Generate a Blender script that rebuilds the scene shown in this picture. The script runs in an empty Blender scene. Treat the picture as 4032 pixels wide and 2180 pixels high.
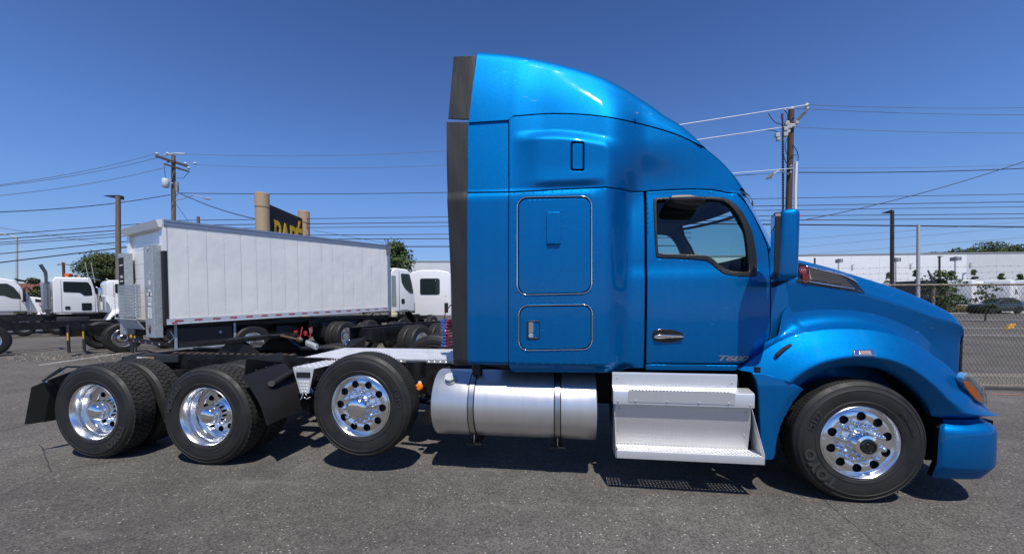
import bpy, bmesh, math, random
from mathutils import Vector, Matrix
from mathutils.geometry import delaunay_2d_cdt
random.seed(7)
sc = bpy.context.scene
COL = sc.collection
pi = math.pi

# ------------------------------------------------------------------ camera
CAM = Vector((-.777, -3.528, 1.67)); PHI, TH, ROLL, FPX, CY = .1315, .031, -.003, 1549., 1235.
CF = Vector((-math.sin(PHI)*math.cos(TH), math.cos(PHI)*math.cos(TH), -math.sin(TH)))
CR0 = Vector((math.cos(PHI), math.sin(PHI), 0)); CU0 = CR0.cross(CF)
CR = CR0*math.cos(ROLL)+CU0*math.sin(ROLL); CU = -CR0*math.sin(ROLL)+CU0*math.cos(ROLL)
cd = bpy.data.cameras.new('camera'); cam = bpy.data.objects.new('camera', cd); COL.objects.link(cam)
m = Matrix.Identity(4)
for i in range(3):
    m[i][0] = CR[i]; m[i][1] = CU[i]; m[i][2] = -CF[i]; m[i][3] = CAM[i]
cam.matrix_world = m
cd.sensor_width = 36; cd.lens = FPX/4032*36; cd.shift_y = (CY-1090)/4032
cd.clip_start = .05; cd.clip_end = 2000
sc.camera = cam
# ------------------------------------------------------------------ light
SUN = Vector((.15, -.45, 1)).normalized()
sd = bpy.data.lights.new('sun', 'SUN'); so = bpy.data.objects.new('sun', sd); COL.objects.link(so)
sd.energy = 4.5; sd.angle = math.radians(.53); sd.color = (1, .955, .89)
so.rotation_euler = SUN.to_track_quat('Z', 'Y').to_euler()
w = bpy.data.worlds.new('World'); sc.world = w; w.use_nodes = True
nt = w.node_tree; bgn = nt.nodes['Background']
sky = nt.nodes.new('ShaderNodeTexSky'); sky.sky_type = 'NISHITA'; sky.sun_disc = False
sky.sun_elevation = math.asin(SUN.z); sky.sun_rotation = math.atan2(SUN.x, SUN.y)
sky.altitude = 60; sky.air_density = 1.0; sky.dust_density = .0; sky.ozone_density = 5.0
# a clear summer sky: tint the Nishita colour by elevation
gm = nt.nodes.new('ShaderNodeNewGeometry'); sp = nt.nodes.new('ShaderNodeSeparateXYZ'); nt.links.new(gm.outputs['Incoming'], sp.inputs[0])
ab = nt.nodes.new('ShaderNodeMath'); ab.operation = 'ABSOLUTE'; nt.links.new(sp.outputs[2], ab.inputs[0])
rp = nt.nodes.new('ShaderNodeValToRGB'); nt.links.new(ab.outputs[0], rp.inputs[0]); E_ = rp.color_ramp.elements
SKYT = [(0., (.43, .47, .62)), (.096, (.44, .50, .67)), (.22, (.49, .60, .80)), (.32, (.465, .60, .825)), (.45, (.415, .52, .74)), (.6, (.335, .44, .64)), (1, (.30, .40, .60))]
while len(E_) < len(SKYT): E_.new(.5)
for e_, (p_, c_) in zip(E_, SKYT): e_.position = p_; e_.color = (*c_, 1)
mt = nt.nodes.new('ShaderNodeVectorMath'); mt.operation = 'MULTIPLY'; nt.links.new(sky.outputs[0], mt.inputs[0]); nt.links.new(rp.outputs[0], mt.inputs[1])
nt.links.new(mt.outputs[0], bgn.inputs[0]); bgn.inputs[1].default_value = .15
sc.view_settings.view_transform = 'Standard'; sc.view_settings.look = 'None'
sc.view_settings.gamma = 1; sc.view_settings.exposure = .18
sc.render.resolution_x = 1024; sc.render.resolution_y = 553

def ray(u, v): return CF+CR*((u-2016)/FPX)-CU*((v-CY)/FPX)
def aty(u, v, y):
    d = ray(u, v); t = (y-CAM.y)/d.y; return CAM+d*t
def atz(u, v, z=0):
    d = ray(u, v); t = (z-CAM.z)/d.z; return CAM+d*t
def atd(u, v, dep): return CAM+ray(u, v)*dep
def S(u, v, y):
    p = aty(u, v, y); return (p.x, p.z)

# ------------------------------------------------------------------ materials
MATS = {}
def lin(c):
    return tuple((x/12.92 if x <= .04045 else ((x+.055)/1.055)**2.4) for x in c)
def mat(name, col, rough=.5, metal=0., coat=0., noise=0., nscale=8., bump=0., bscale=60., spec=.5, emit=None, estr=1., alpha=1., trans=0., coatr=.05, stretch=None, dirt=None, coords='Object'):
    if name in MATS: return MATS[name]
    M = bpy.data.materials.new(name); M.use_nodes = True; n = M.node_tree.nodes; L = M.node_tree.links
    b = n['Principled BSDF']
    b.inputs['Base Color'].default_value = (*col, 1); b.inputs['Roughness'].default_value = rough
    b.inputs['Metallic'].default_value = metal; b.inputs['Coat Weight'].default_value = coat
    b.inputs['Coat Roughness'].default_value = coatr; b.inputs['Specular IOR Level'].default_value = spec
    b.inputs['Transmission Weight'].default_value = trans; b.inputs['Alpha'].default_value = alpha
    if emit: b.inputs['Emission Color'].default_value = (*emit, 1); b.inputs['Emission Strength'].default_value = estr
    tc = n.new('ShaderNodeTexCoord'); mp = n.new('ShaderNodeMapping'); L.new(tc.outputs[coords], mp.inputs[0])
    if stretch: mp.inputs['Scale'].default_value = stretch
    if noise > 0:
        t = n.new('ShaderNodeTexNoise'); t.inputs['Scale'].default_value = nscale; t.inputs['Detail'].default_value = 6
        L.new(mp.outputs[0], t.inputs['Vector'])
        r = n.new('ShaderNodeMapRange'); r.inputs[1].default_value = .25; r.inputs[2].default_value = .75
        r.inputs[3].default_value = 1-noise; r.inputs[4].default_value = 1+noise
        L.new(t.outputs['Fac'], r.inputs[0])
        mx = n.new('ShaderNodeVectorMath'); mx.operation = 'SCALE'; mx.inputs[0].default_value = col
        L.new(r.outputs[0], mx.inputs['Scale']); L.new(mx.outputs[0], b.inputs['Base Color'])
        r2 = n.new('ShaderNodeMapRange'); r2.inputs[1].default_value = .3; r2.inputs[2].default_value = .7
        r2.inputs[3].default_value = max(.02, rough-noise*.35); r2.inputs[4].default_value = min(1, rough+noise*.35)
        L.new(t.outputs['Fac'], r2.inputs[0]); L.new(r2.outputs[0], b.inputs['Roughness'])
    if bump > 0:
        t2 = n.new('ShaderNodeTexNoise'); t2.inputs['Scale'].default_value = bscale; t2.inputs['Detail'].default_value = 3
        L.new(mp.outputs[0], t2.inputs['Vector'])
        bp = n.new('ShaderNodeBump'); bp.inputs['Strength'].default_value = 1; bp.inputs['Distance'].default_value = bump
        L.new(t2.outputs['Fac'], bp.inputs['Height']); L.new(bp.outputs[0], b.inputs['Normal'])
    MATS[name] = M; return M

def paint_mat():
    M = bpy.data.materials.new('blue_metallic_paint'); M.use_nodes = True; n = M.node_tree.nodes; L = M.node_tree.links
    b = n['Principled BSDF']
    tc = n.new('ShaderNodeTexCoord')
    v = n.new('ShaderNodeTexVoronoi'); v.inputs['Scale'].default_value = 420; L.new(tc.outputs['Object'], v.inputs['Vector'])
    cr = n.new('ShaderNodeSeparateColor'); L.new(v.outputs['Color'], cr.inputs[0])
    n2 = n.new('ShaderNodeTexNoise'); n2.inputs['Scale'].default_value = 1.3; n2.inputs['Detail'].default_value = 5; L.new(tc.outputs['Object'], n2.inputs['Vector'])
    # faint vertical wash streaks of road film
    mp = n.new('ShaderNodeMapping'); mp.inputs['Scale'].default_value = (14, 3, .5); L.new(tc.outputs['Object'], mp.inputs[0])
    n3 = n.new('ShaderNodeTexNoise'); n3.inputs['Scale'].default_value = 1.; n3.inputs['Detail'].default_value = 4; L.new(mp.outputs[0], n3.inputs['Vector'])
    mx = n.new('ShaderNodeMix'); mx.data_type = 'RGBA'; mx.inputs[6].default_value = (.0, .105, .31, 1); mx.inputs[7].default_value = (.0, .178, .46, 1)
    L.new(cr.outputs[0], mx.inputs[0])
    ad = n.new('ShaderNodeMix'); ad.data_type = 'RGBA'; ad.inputs[7].default_value = (.03, .19, .42, 1)
    r = n.new('ShaderNodeMapRange'); r.inputs[1].default_value = .5; r.inputs[2].default_value = .8; r.inputs[4].default_value = .10
    L.new(n3.outputs['Fac'], r.inputs[0]); L.new(r.outputs[0], ad.inputs[0]); L.new(mx.outputs[2], ad.inputs[6])
    L.new(ad.outputs[2], b.inputs['Base Color'])
    b.inputs['Metallic'].default_value = .8
    # hairline scuffs, a few cm long, in loose patches
    ms = n.new('ShaderNodeMapping'); ms.inputs['Scale'].default_value = (9, 5, 170); ms.inputs['Rotation'].default_value = (0, .16, 0); L.new(tc.outputs['Object'], ms.inputs[0])
    sn = n.new('ShaderNodeTexNoise'); sn.inputs['Scale'].default_value = 1; sn.inputs['Detail'].default_value = 1; L.new(ms.outputs[0], sn.inputs['Vector'])
    sm = n.new('ShaderNodeTexNoise'); sm.inputs['Scale'].default_value = 1.7; sm.inputs['Detail'].default_value = 3; L.new(tc.outputs['Object'], sm.inputs['Vector'])
    r3 = n.new('ShaderNodeMapRange'); r3.inputs[1].default_value = .745; r3.inputs[2].default_value = .80; L.new(sn.outputs['Fac'], r3.inputs[0])
    r4 = n.new('ShaderNodeMapRange'); r4.inputs[1].default_value = .52; r4.inputs[2].default_value = .62; r4.inputs[4].default_value = .55; L.new(sm.outputs['Fac'], r4.inputs[0])
    ml = n.new('ShaderNodeMath'); ml.operation = 'MULTIPLY'; L.new(r3.outputs[0], ml.inputs[0]); L.new(r4.outputs[0], ml.inputs[1])
    sx = n.new('ShaderNodeMix'); sx.data_type = 'RGBA'; sx.inputs[7].default_value = (.35, .55, .75, 1); L.new(ml.outputs[0], sx.inputs[0]); L.new(ad.outputs[2], sx.inputs[6]); L.new(sx.outputs[2], b.inputs['Base Color'])
    r2 = n.new('ShaderNodeMapRange'); r2.inputs[3].default_value = .50; r2.inputs[4].default_value = .60; L.new(n2.outputs['Fac'], r2.inputs[0])
    L.new(r2.outputs[0], b.inputs['Roughness'])
    b.inputs['Specular Tint'].default_value = (.0, .35, 1, 1)
    b.inputs['Coat Weight'].default_value = .4; b.inputs['Coat Roughness'].default_value = .04
    bp = n.new('ShaderNodeBump'); bp.inputs['Strength'].default_value = .5; bp.inputs['Distance'].default_value = .00035
    L.new(cr.outputs[1], bp.inputs['Height']); L.new(bp.outputs[0], b.inputs['Normal'])
    # clearcoat: slight orange peel and wash marks
    n5 = n.new('ShaderNodeTexNoise'); n5.inputs['Scale'].default_value = 5; n5.inputs['Detail'].default_value = 2; L.new(tc.outputs['Object'], n5.inputs['Vector'])
    b2 = n.new('ShaderNodeBump'); b2.inputs['Strength'].default_value = .6; b2.inputs['Distance'].default_value = .0018; L.new(n5.outputs['Fac'], b2.inputs['Height'])
    L.new(b2.outputs[0], b.inputs['Coat Normal'])
    return M
BLUE = paint_mat()
BLACK = mat('matte_black_plastic', (.014, .014, .015), .42, bump=.0006, bscale=300)
FLAP = mat('black_rubber_flap', (.017, .017, .0175), .6, noise=.16, nscale=10, stretch=(2.0, 1, .4), bump=.004, bscale=9)
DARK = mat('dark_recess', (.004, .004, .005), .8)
FRAME = mat('black_chassis_paint', (.006, .006, .007), .5, noise=.5, nscale=6)
TYRE = mat('tyre_rubber', (.0135, .013, .0125), .62, noise=.35, nscale=7, bump=.0006, bscale=120)
TREAD = mat('tyre_tread_rubber', (.022, .0212, .0205), .8, noise=.45, nscale=14, bump=.0008, bscale=90)
TLET = mat('tyre_lettering', (.030, .030, .030), .75)
ALU = mat('brushed_aluminium', (.66, .655, .645), .42, .66, noise=.05, nscale=5, bump=.0002, bscale=30, stretch=(60, 2, 1))
ALUT = mat('tank_aluminium', (.70, .695, .68), .40, .85, noise=.045, nscale=3, bump=.0001, bscale=25, stretch=(5, 1, 1))
PLATE = mat('treadplate_aluminium', (.80, .80, .80), .40, .6, noise=.10, nscale=8)
RIM = mat('polished_wheel', (.85, .855, .86), .22, 1., noise=.04, nscale=5)
CHROME = mat('chrome', (.9, .9, .91), .05, 1.)
AMBER = mat('amber_lens', (.9, .22, .01), .2, coat=1, emit=(1, .25, .02), estr=.12)
RED = mat('red_lens', (.20, .006, .010), .25, coat=1)
REDM = mat('red_reflector', (.34, .02, .03), .4)
WHITE = mat('white_paint', (.82, .815, .80), .3, coat=.5, noise=.03, nscale=2)
WHITEP = mat('white_sticker', (.75, .75, .73), .6)
YELLOW = mat('yellow_print', (.85, .50, .02), .6)
GALV = mat('galvanised_steel', (.40, .43, .45), .5, .35, noise=.16, nscale=18)
BLUEP = mat('blue_hose', (.03, .10, .38), .35, coat=.4)
REDP = mat('red_hose', (.55, .03, .05), .35, coat=.4)
SILVER = mat('silver_print', (.27, .27, .28), .35, .6)
BLACKG = mat('gloss_black', (.008, .008, .009), .12, coat=.6)
INTER = mat('cab_interior', (.05, .05, .048), .8)
HEADL = mat('headliner_grey', (.10, .10, .095), .9)

def glass_mat(name, tint, refl=.12, dens=.5):
    M = bpy.data.materials.new(name); M.use_nodes = True; n = M.node_tree.nodes; L = M.node_tree.links
    n.clear(); o = n.new('ShaderNodeOutputMaterial')
    tr = n.new('ShaderNodeBsdfTransparent'); tr.inputs[0].default_value = (*tint, 1)
    gl = n.new('ShaderNodeBsdfGlossy'); gl.inputs['Roughness'].default_value = .01; gl.inputs[0].default_value = (1, 1, 1, 1)
    fr = n.new('ShaderNodeFresnel'); fr.inputs[0].default_value = 1.5
    mx = n.new('ShaderNodeMixShader'); L.new(fr.outputs[0], mx.inputs[0]); L.new(tr.outputs[0], mx.inputs[1]); L.new(gl.outputs[0], mx.inputs[2])
    L.new(mx.outputs[0], o.inputs[0]); return M
GLASS = glass_mat('tinted_glass', (.60, .76, .73))
GLASSD = mat('dark_window_glass', (.012, .018, .018), .05, spec=.5)
LENS = glass_mat('clear_lens', (.95, .97, 1.))

# ------------------------------------------------------------------ mesh helpers
def tag(o, label=None, cat=None, group=None, kind=None):
    if label: o['label'] = label
    if cat: o['category'] = cat
    if group: o['group'] = group
    if kind: o['kind'] = kind
    return o
def thing(name, label, cat, loc=(0, 0, 0), rz=0., group=None, rx=0., ry=0.):
    o = bpy.data.objects.new(name, None); COL.objects.link(o); o.empty_display_size = .2
    o.location = loc; o.rotation_euler = (rx, ry, rz); return tag(o, label, cat, group)
def obj(name, V, Fc, M, parent=None, smooth=False, norms=None, sharp=None):
    me = bpy.data.meshes.new(name); me.from_pydata([tuple(v) for v in V], [], Fc)
    if M: me.materials.append(M)
    me.update()
    if smooth: me.shade_smooth()
    if sharp is not None:
        me.set_sharp_from_angle(angle=math.radians(sharp))
    if norms: me.normals_split_custom_set_from_vertices([tuple(n) for n in norms])
    o = bpy.data.objects.new(name, me); COL.objects.link(o)
    if parent: o.parent = parent
    return o
def copytree(o, parent=None):
    c = o.copy(); COL.objects.link(c)
    if parent: c.parent = parent
    for ch in list(o.children): copytree(ch, c)
    return c
class MB:
    def __init__(s): s.V = []; s.F = []
    def add(s, V, Fc):
        b = len(s.V); s.V += [tuple(v) for v in V]; s.F += [tuple(b+i for i in f) for f in Fc]; return s
    def box(s, a, b):
        x0, y0, z0 = a; x1, y1, z1 = b
        if x0 > x1: x0, x1 = x1, x0
        if y0 > y1: y0, y1 = y1, y0
        if z0 > z1: z0, z1 = z1, z0
        V = [(x0, y0, z0), (x1, y0, z0), (x1, y1, z0), (x0, y1, z0), (x0, y0, z1), (x1, y0, z1), (x1, y1, z1), (x0, y1, z1)]
        return s.add(V, [(0, 3, 2, 1), (4, 5, 6, 7), (0, 1, 5, 4), (1, 2, 6, 5), (2, 3, 7, 6), (3, 0, 4, 7)])
    def bbox(s, a, b, r=.01):
        # box with bevelled long edges (chamfer on all edges)
        bm = bmesh.new(); bmesh.ops.create_cube(bm, size=1)
        for v in bm.verts:
            v.co = Vector((a[i]+(b[i]-a[i])*(v.co[i]+.5) for i in range(3)))
        bmesh.ops.bevel(bm, geom=bm.edges[:], offset=r, segments=2, profile=.5, affect='EDGES')
        bmesh.ops.recalc_face_normals(bm, faces=bm.faces[:])
        V = [v.co.copy() for v in bm.verts]; bm.verts.index_update()
        Fc = [[v.index for v in f.verts] for f in bm.faces]; bm.free(); return s.add(V, Fc)
    def quad(s, a, b, c, d): return s.add([a, b, c, d], [(0, 1, 2, 3)])
    def prism(s, poly, off):
        n = len(poly); o = Vector(off)
        V = [Vector(p) for p in poly]+[Vector(p)+o for p in poly]
        return s.add(V, [tuple(range(n))[::-1], tuple(range(n, 2*n))]+[(i, (i+1) % n, n+(i+1) % n, n+i) for i in range(n)])
    def tube(s, pts, r, n=8, caps=True):
        pts = [Vector(p) for p in pts]; rings = []; k = len(pts)
        t0 = (pts[1]-pts[0]).normalized(); a = t0.orthogonal().normalized()
        for i, p in enumerate(pts):
            t = (pts[min(i+1, k-1)]-pts[max(i-1, 0)]).normalized()
            a = (a-t*a.dot(t)).normalized(); b = t.cross(a)
            rr = r[i] if isinstance(r, (list, tuple)) else r
            rings.append([p+(a*math.cos(2*pi*j/n)+b*math.sin(2*pi*j/n))*rr for j in range(n)])
        V = [v for q in rings for v in q]
        Fc = [(i*n+j, i*n+(j+1) % n, (i+1)*n+(j+1) % n, (i+1)*n+j) for i in range(k-1) for j in range(n)]
        if caps: Fc += [tuple(range(n))[::-1], tuple((k-1)*n+j for j in range(n))]
        return s.add(V, Fc)
    def cyl(s, a, b, r, n=16): return s.tube([a, b], r, n)
    def lathe(s, prof, n=48, o=(0, 0, 0), axis='y', closed=False):
        # prof: (r, h) along the axis
        V = []; o = Vector(o)
        for (r, h) in prof:
            for j in range(n):
                c, d = r*math.cos(2*pi*j/n), r*math.sin(2*pi*j/n)
                p = {'y': (c, h, d), 'x': (h, c, d), 'z': (c, d, h)}[axis]
                V.append(Vector(p)+o)
        k = len(prof)
        Fc = [(i*n+j, i*n+(j+1) % n, ((i+1) % k)*n+(j+1) % n, ((i+1) % k)*n+j) for i in range(k if closed else k-1) for j in range(n)]
        return s.add(V, Fc)
    def grid(s, rows):
        n = len(rows[0]); V = [p for r in rows for p in r]
        return s.add(V, [(i*n+j, i*n+j+1, (i+1)*n+j+1, (i+1)*n+j) for i in range(len(rows)-1) for j in range(n-1)])
    def blob(s, c, r, sub=1):
        bm = bmesh.new(); bmesh.ops.create_icosphere(bm, subdivisions=sub, radius=1); c = Vector(c)
        R = r if isinstance(r, (list, tuple)) else (r, r, r)
        V = [Vector((v.co.x*R[0], v.co.y*R[1], v.co.z*R[2]))+c for v in bm.verts]; bm.verts.index_update()
        Fc = [[v.index for v in f.verts] for f in bm.faces]; bm.free(); return s.add(V, Fc)
    def build(s, name, M, parent=None, smooth=False, sharp=40):
        return obj(name, s.V, s.F, M, parent, smooth, sharp=sharp if smooth else None)
def rrect(x0, z0, x1, z1, r, n=6):
    P = []
    for cx, cz, a in ((x1-r, z1-r, 0), (x0+r, z1-r, 90), (x0+r, z0+r, 180), (x1-r, z0+r, 270)):
        for i in range(n+1):
            t = math.radians(a+90*i/n); P.append((cx+r*math.cos(t), cz+r*math.sin(t)))
    return P
def smoothpoly(P, it=2):
    for _ in range(it):
        Q = []
        for i in range(len(P)):
            a, b = P[i], P[(i+1) % len(P)]
            Q += [(a[0]*.75+b[0]*.25, a[1]*.75+b[1]*.25), (a[0]*.25+b[0]*.75, a[1]*.25+b[1]*.75)]
        P = Q
    return P
def area(P): return sum(P[i][0]*P[(i+1) % len(P)][1]-P[(i+1) % len(P)][0]*P[i][1] for i in range(len(P)))/2
def resample(P, d, closed=True):
    Q = []; n = len(P)
    for i in range(n if closed else n-1):
        a, b = P[i], P[(i+1) % n]; L = math.dist(a, b)
        if L < 1e-6: continue
        k = max(1, int(L/d+.5))
        for j in range(k): Q.append((a[0]+(b[0]-a[0])*j/k, a[1]+(b[1]-a[1])*j/k))
    if not closed: Q.append(P[-1])
    return Q
def inset(P, d):
    # inward offset of a CCW polygon
    n = len(P); Q = []
    for i in range(n):
        a, b, c = Vector(P[i-1]), Vector(P[i]), Vector(P[(i+1) % n])
        e1 = (b-a).normalized(); e2 = (c-b).normalized()
        n1 = Vector((-e1.y, e1.x)); n2 = Vector((-e2.y, e2.x)); m_ = n1+n2
        if m_.length < 1e-4: m_ = n1
        m_.normalize(); k = 1/max(.45, m_.dot(n1)); Q.append(tuple(b+m_*d*k))
    return Q
def inside(p, P):
    c = False; x, y = p; n = len(P); j = n-1
    for i in range(n):
        if (P[i][1] > y) != (P[j][1] > y) and x < (P[j][0]-P[i][0])*(y-P[i][1])/(P[j][1]-P[i][1])+P[i][0]: c = not c
        j = i
    return c
def cdt(P, holes, sp, ring=0.):
    """triangulate polygon with holes; returns pts, tris, number and ranges of boundary loops"""
    if area(P) < 0: P = P[::-1]
    P = resample(P, sp); H = []
    for h in holes:
        if area(h) < 0: h = h[::-1]
        H.append(resample(h, sp))
    pts = list(P); edges = [(i, (i+1) % len(P)) for i in range(len(P))]; loops = [(0, len(P), 1)]
    for h in H:
        b = len(pts); pts += h; edges += [(b+i, b+(i+1) % len(h)) for i in range(len(h))]; loops.append((b, len(h), -1))
    nb = len(pts)
    if ring > 0:
        for p in inset(P, ring): pts.append(p)
        for h in H:
            for p in inset(h, -ring): pts.append(p)
    xs = [p[0] for p in P]; ys = [p[1] for p in P]
    x = math.floor(min(xs)/sp)*sp
    while x < max(xs):
        y = math.floor(min(ys)/sp)*sp
        while y < max(ys):
            q = (x+.0013, y+.0017)
            if inside(q, P) and not any(inside(q, h) for h in H):
                pts.append(q)
            y += sp
        x += sp
    pv = [Vector(p) for p in pts]
    ov, oe, of, orig, _, _ = delaunay_2d_cdt(pv, edges, [], 0, 1e-5)
    back = [o[0] if o else None for o in orig]
    out = []
    for f in of:
        c = sum((ov[i] for i in f), Vector((0, 0)))/len(f)
        if inside(c, P) and not any(inside(c, h) for h in H): out.append(tuple(f))
    mp = {}
    for i, o in enumerate(orig):
        for k in o: mp[k] = i
    loops2 = [[mp[b+i] for i in range(n)] for b, n, s in loops]
    bset = set(i for l in loops2 for i in l)
    return [tuple(v) for v in ov], out, loops2, bset
def panel(name, P, fy, M, parent, holes=(), sp=.045, ring=.007, thick=.03, drop=.004, mirror=None, side=-1):
    """sheet over (x,z) with depth y=fy(x,z); rolled edge; mirror = y mirror plane"""
    pts, tris, loops, bset = cdt(P, holes, sp, ring)
    e = .004; V = []; N = []
    for i, (x, z) in enumerate(pts):
        y = fy(x, z)
        gx = (fy(x+e, z)-fy(x-e, z))/(2*e); gz = (fy(x, z+e)-fy(x, z-e))/(2*e)
        V.append([x, y+(drop if i in bset else 0), z]); N.append(Vector((gx, -1, gz)).normalized())
    for l in loops:
        n = len(l)
        for k in range(n):
            a = Vector(pts[l[k-1]]); b = Vector(pts[l[(k+1) % n]]); t = (b-a)
            if t.length < 1e-9: continue
            t.normalize(); o = Vector((t.y, 0, -t.x))
            if loops.index(l) > 0: o = -o
            N[l[k]] = (N[l[k]]+o*.8).normalized()
    Fc = []
    for f in tris:
        a, b, c = (Vector((pts[i][0], pts[i][1])) for i in f[:3])
        cr = (b-a).cross(c-a)
        Fc.append(tuple(f) if cr > 0 else tuple(f)[::-1])
    # with y as depth, CCW in (x,z) faces -y
    for li, l in enumerate(loops):
        n = len(l); b0 = len(V)
        for k in range(n):
            V.append(list(V[l[k]])); a = Vector(pts[l[k-1]]); b = Vector(pts[l[(k+1) % n]]); t = (b-a).normalized() if (b-a).length > 1e-9 else Vector((1, 0))
            o = Vector((t.y, 0, -t.x));  o = -o if li > 0 else o
            N.append(o)
        b1 = len(V)
        for k in range(n):
            v = V[l[k]]; V.append([v[0], v[1]+thick, v[2]]); N.append(N[b0+k])
        for k in range(n):
            q = (b0+k, b1+k, b1+(k+1) % n, b0+(k+1) % n)
            Fc.append(q if li == 0 else q[::-1])
    if mirror is not None:
        V = [[v[0], 2*mirror-v[1], v[2]] for v in V]; N = [Vector((n.x, -n.y, n.z)) for n in N]; Fc = [f[::-1] for f in Fc]
    return obj(name, V, Fc, M, parent, True, N)
def lerp(a, b, t): return a+(b-a)*t
def sst(a, b, x):
    t = max(0., min(1., (x-a)/(b-a))); return t*t*(3-2*t)
def interp(T, x):
    if x <= T[0][0]: return T[0][1]
    for i in range(len(T)-1):
        if x <= T[i+1][0]:
            t = (x-T[i][0])/(T[i+1][0]-T[i][0]); return T[i][1]+(T[i+1][1]-T[i][1])*t
    return T[-1][1]
def cinterp(T, x):
    """smooth (Catmull) table lookup"""
    n = len(T)
    if x <= T[0][0]: return T[0][1]
    if x >= T[-1][0]: return T[-1][1]
    for i in range(n-1):
        if x <= T[i+1][0]: break
    x0, y0 = T[i]; x1, y1 = T[i+1]; h = x1-x0; t = (x-x0)/h
    def sl(k):
        if k == 0: return (T[1][1]-T[0][1])/(T[1][0]-T[0][0])
        if k == n-1: return (T[-1][1]-T[-2][1])/(T[-1][0]-T[-2][0])
        return (T[k+1][1]-T[k-1][1])/(T[k+1][0]-T[k-1][0])
    m0, m1 = sl(i)*h, sl(i+1)*h
    return (2*t**3-3*t*t+1)*y0+(t**3-2*t*t+t)*m0+(-2*t**3+3*t*t)*y1+(t**3-t*t)*m1
def onto(u, v, fy, y=0.1):
    for _ in range(8):
        p = aty(u, v, y); y = fy(p.x, p.z)
    return (p.x, p.z)
def px(L, fy): return [onto(u, v, fy) for u, v in L]

def textmesh(txt, size, extrude=.0, font=None, shear=0., space=1., bold=0.):
    c = bpy.data.curves.new('t', 'FONT'); c.body = txt; c.size = size; c.extrude = extrude; c.shear = shear; c.space_character = space
    c.resolution_u = 3; c.offset = bold
    o = bpy.data.objects.new('t', c); COL.objects.link(o)
    dg = bpy.context.evaluated_depsgraph_get(); me = bpy.data.meshes.new_from_object(o.evaluated_get(dg))
    V = [v.co.copy() for v in me.vertices]; Fc = [tuple(p.vertices) for p in me.polygons]
    bpy.data.objects.remove(o); bpy.data.meshes.remove(me); bpy.data.curves.remove(c)
    return V, Fc
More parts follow.
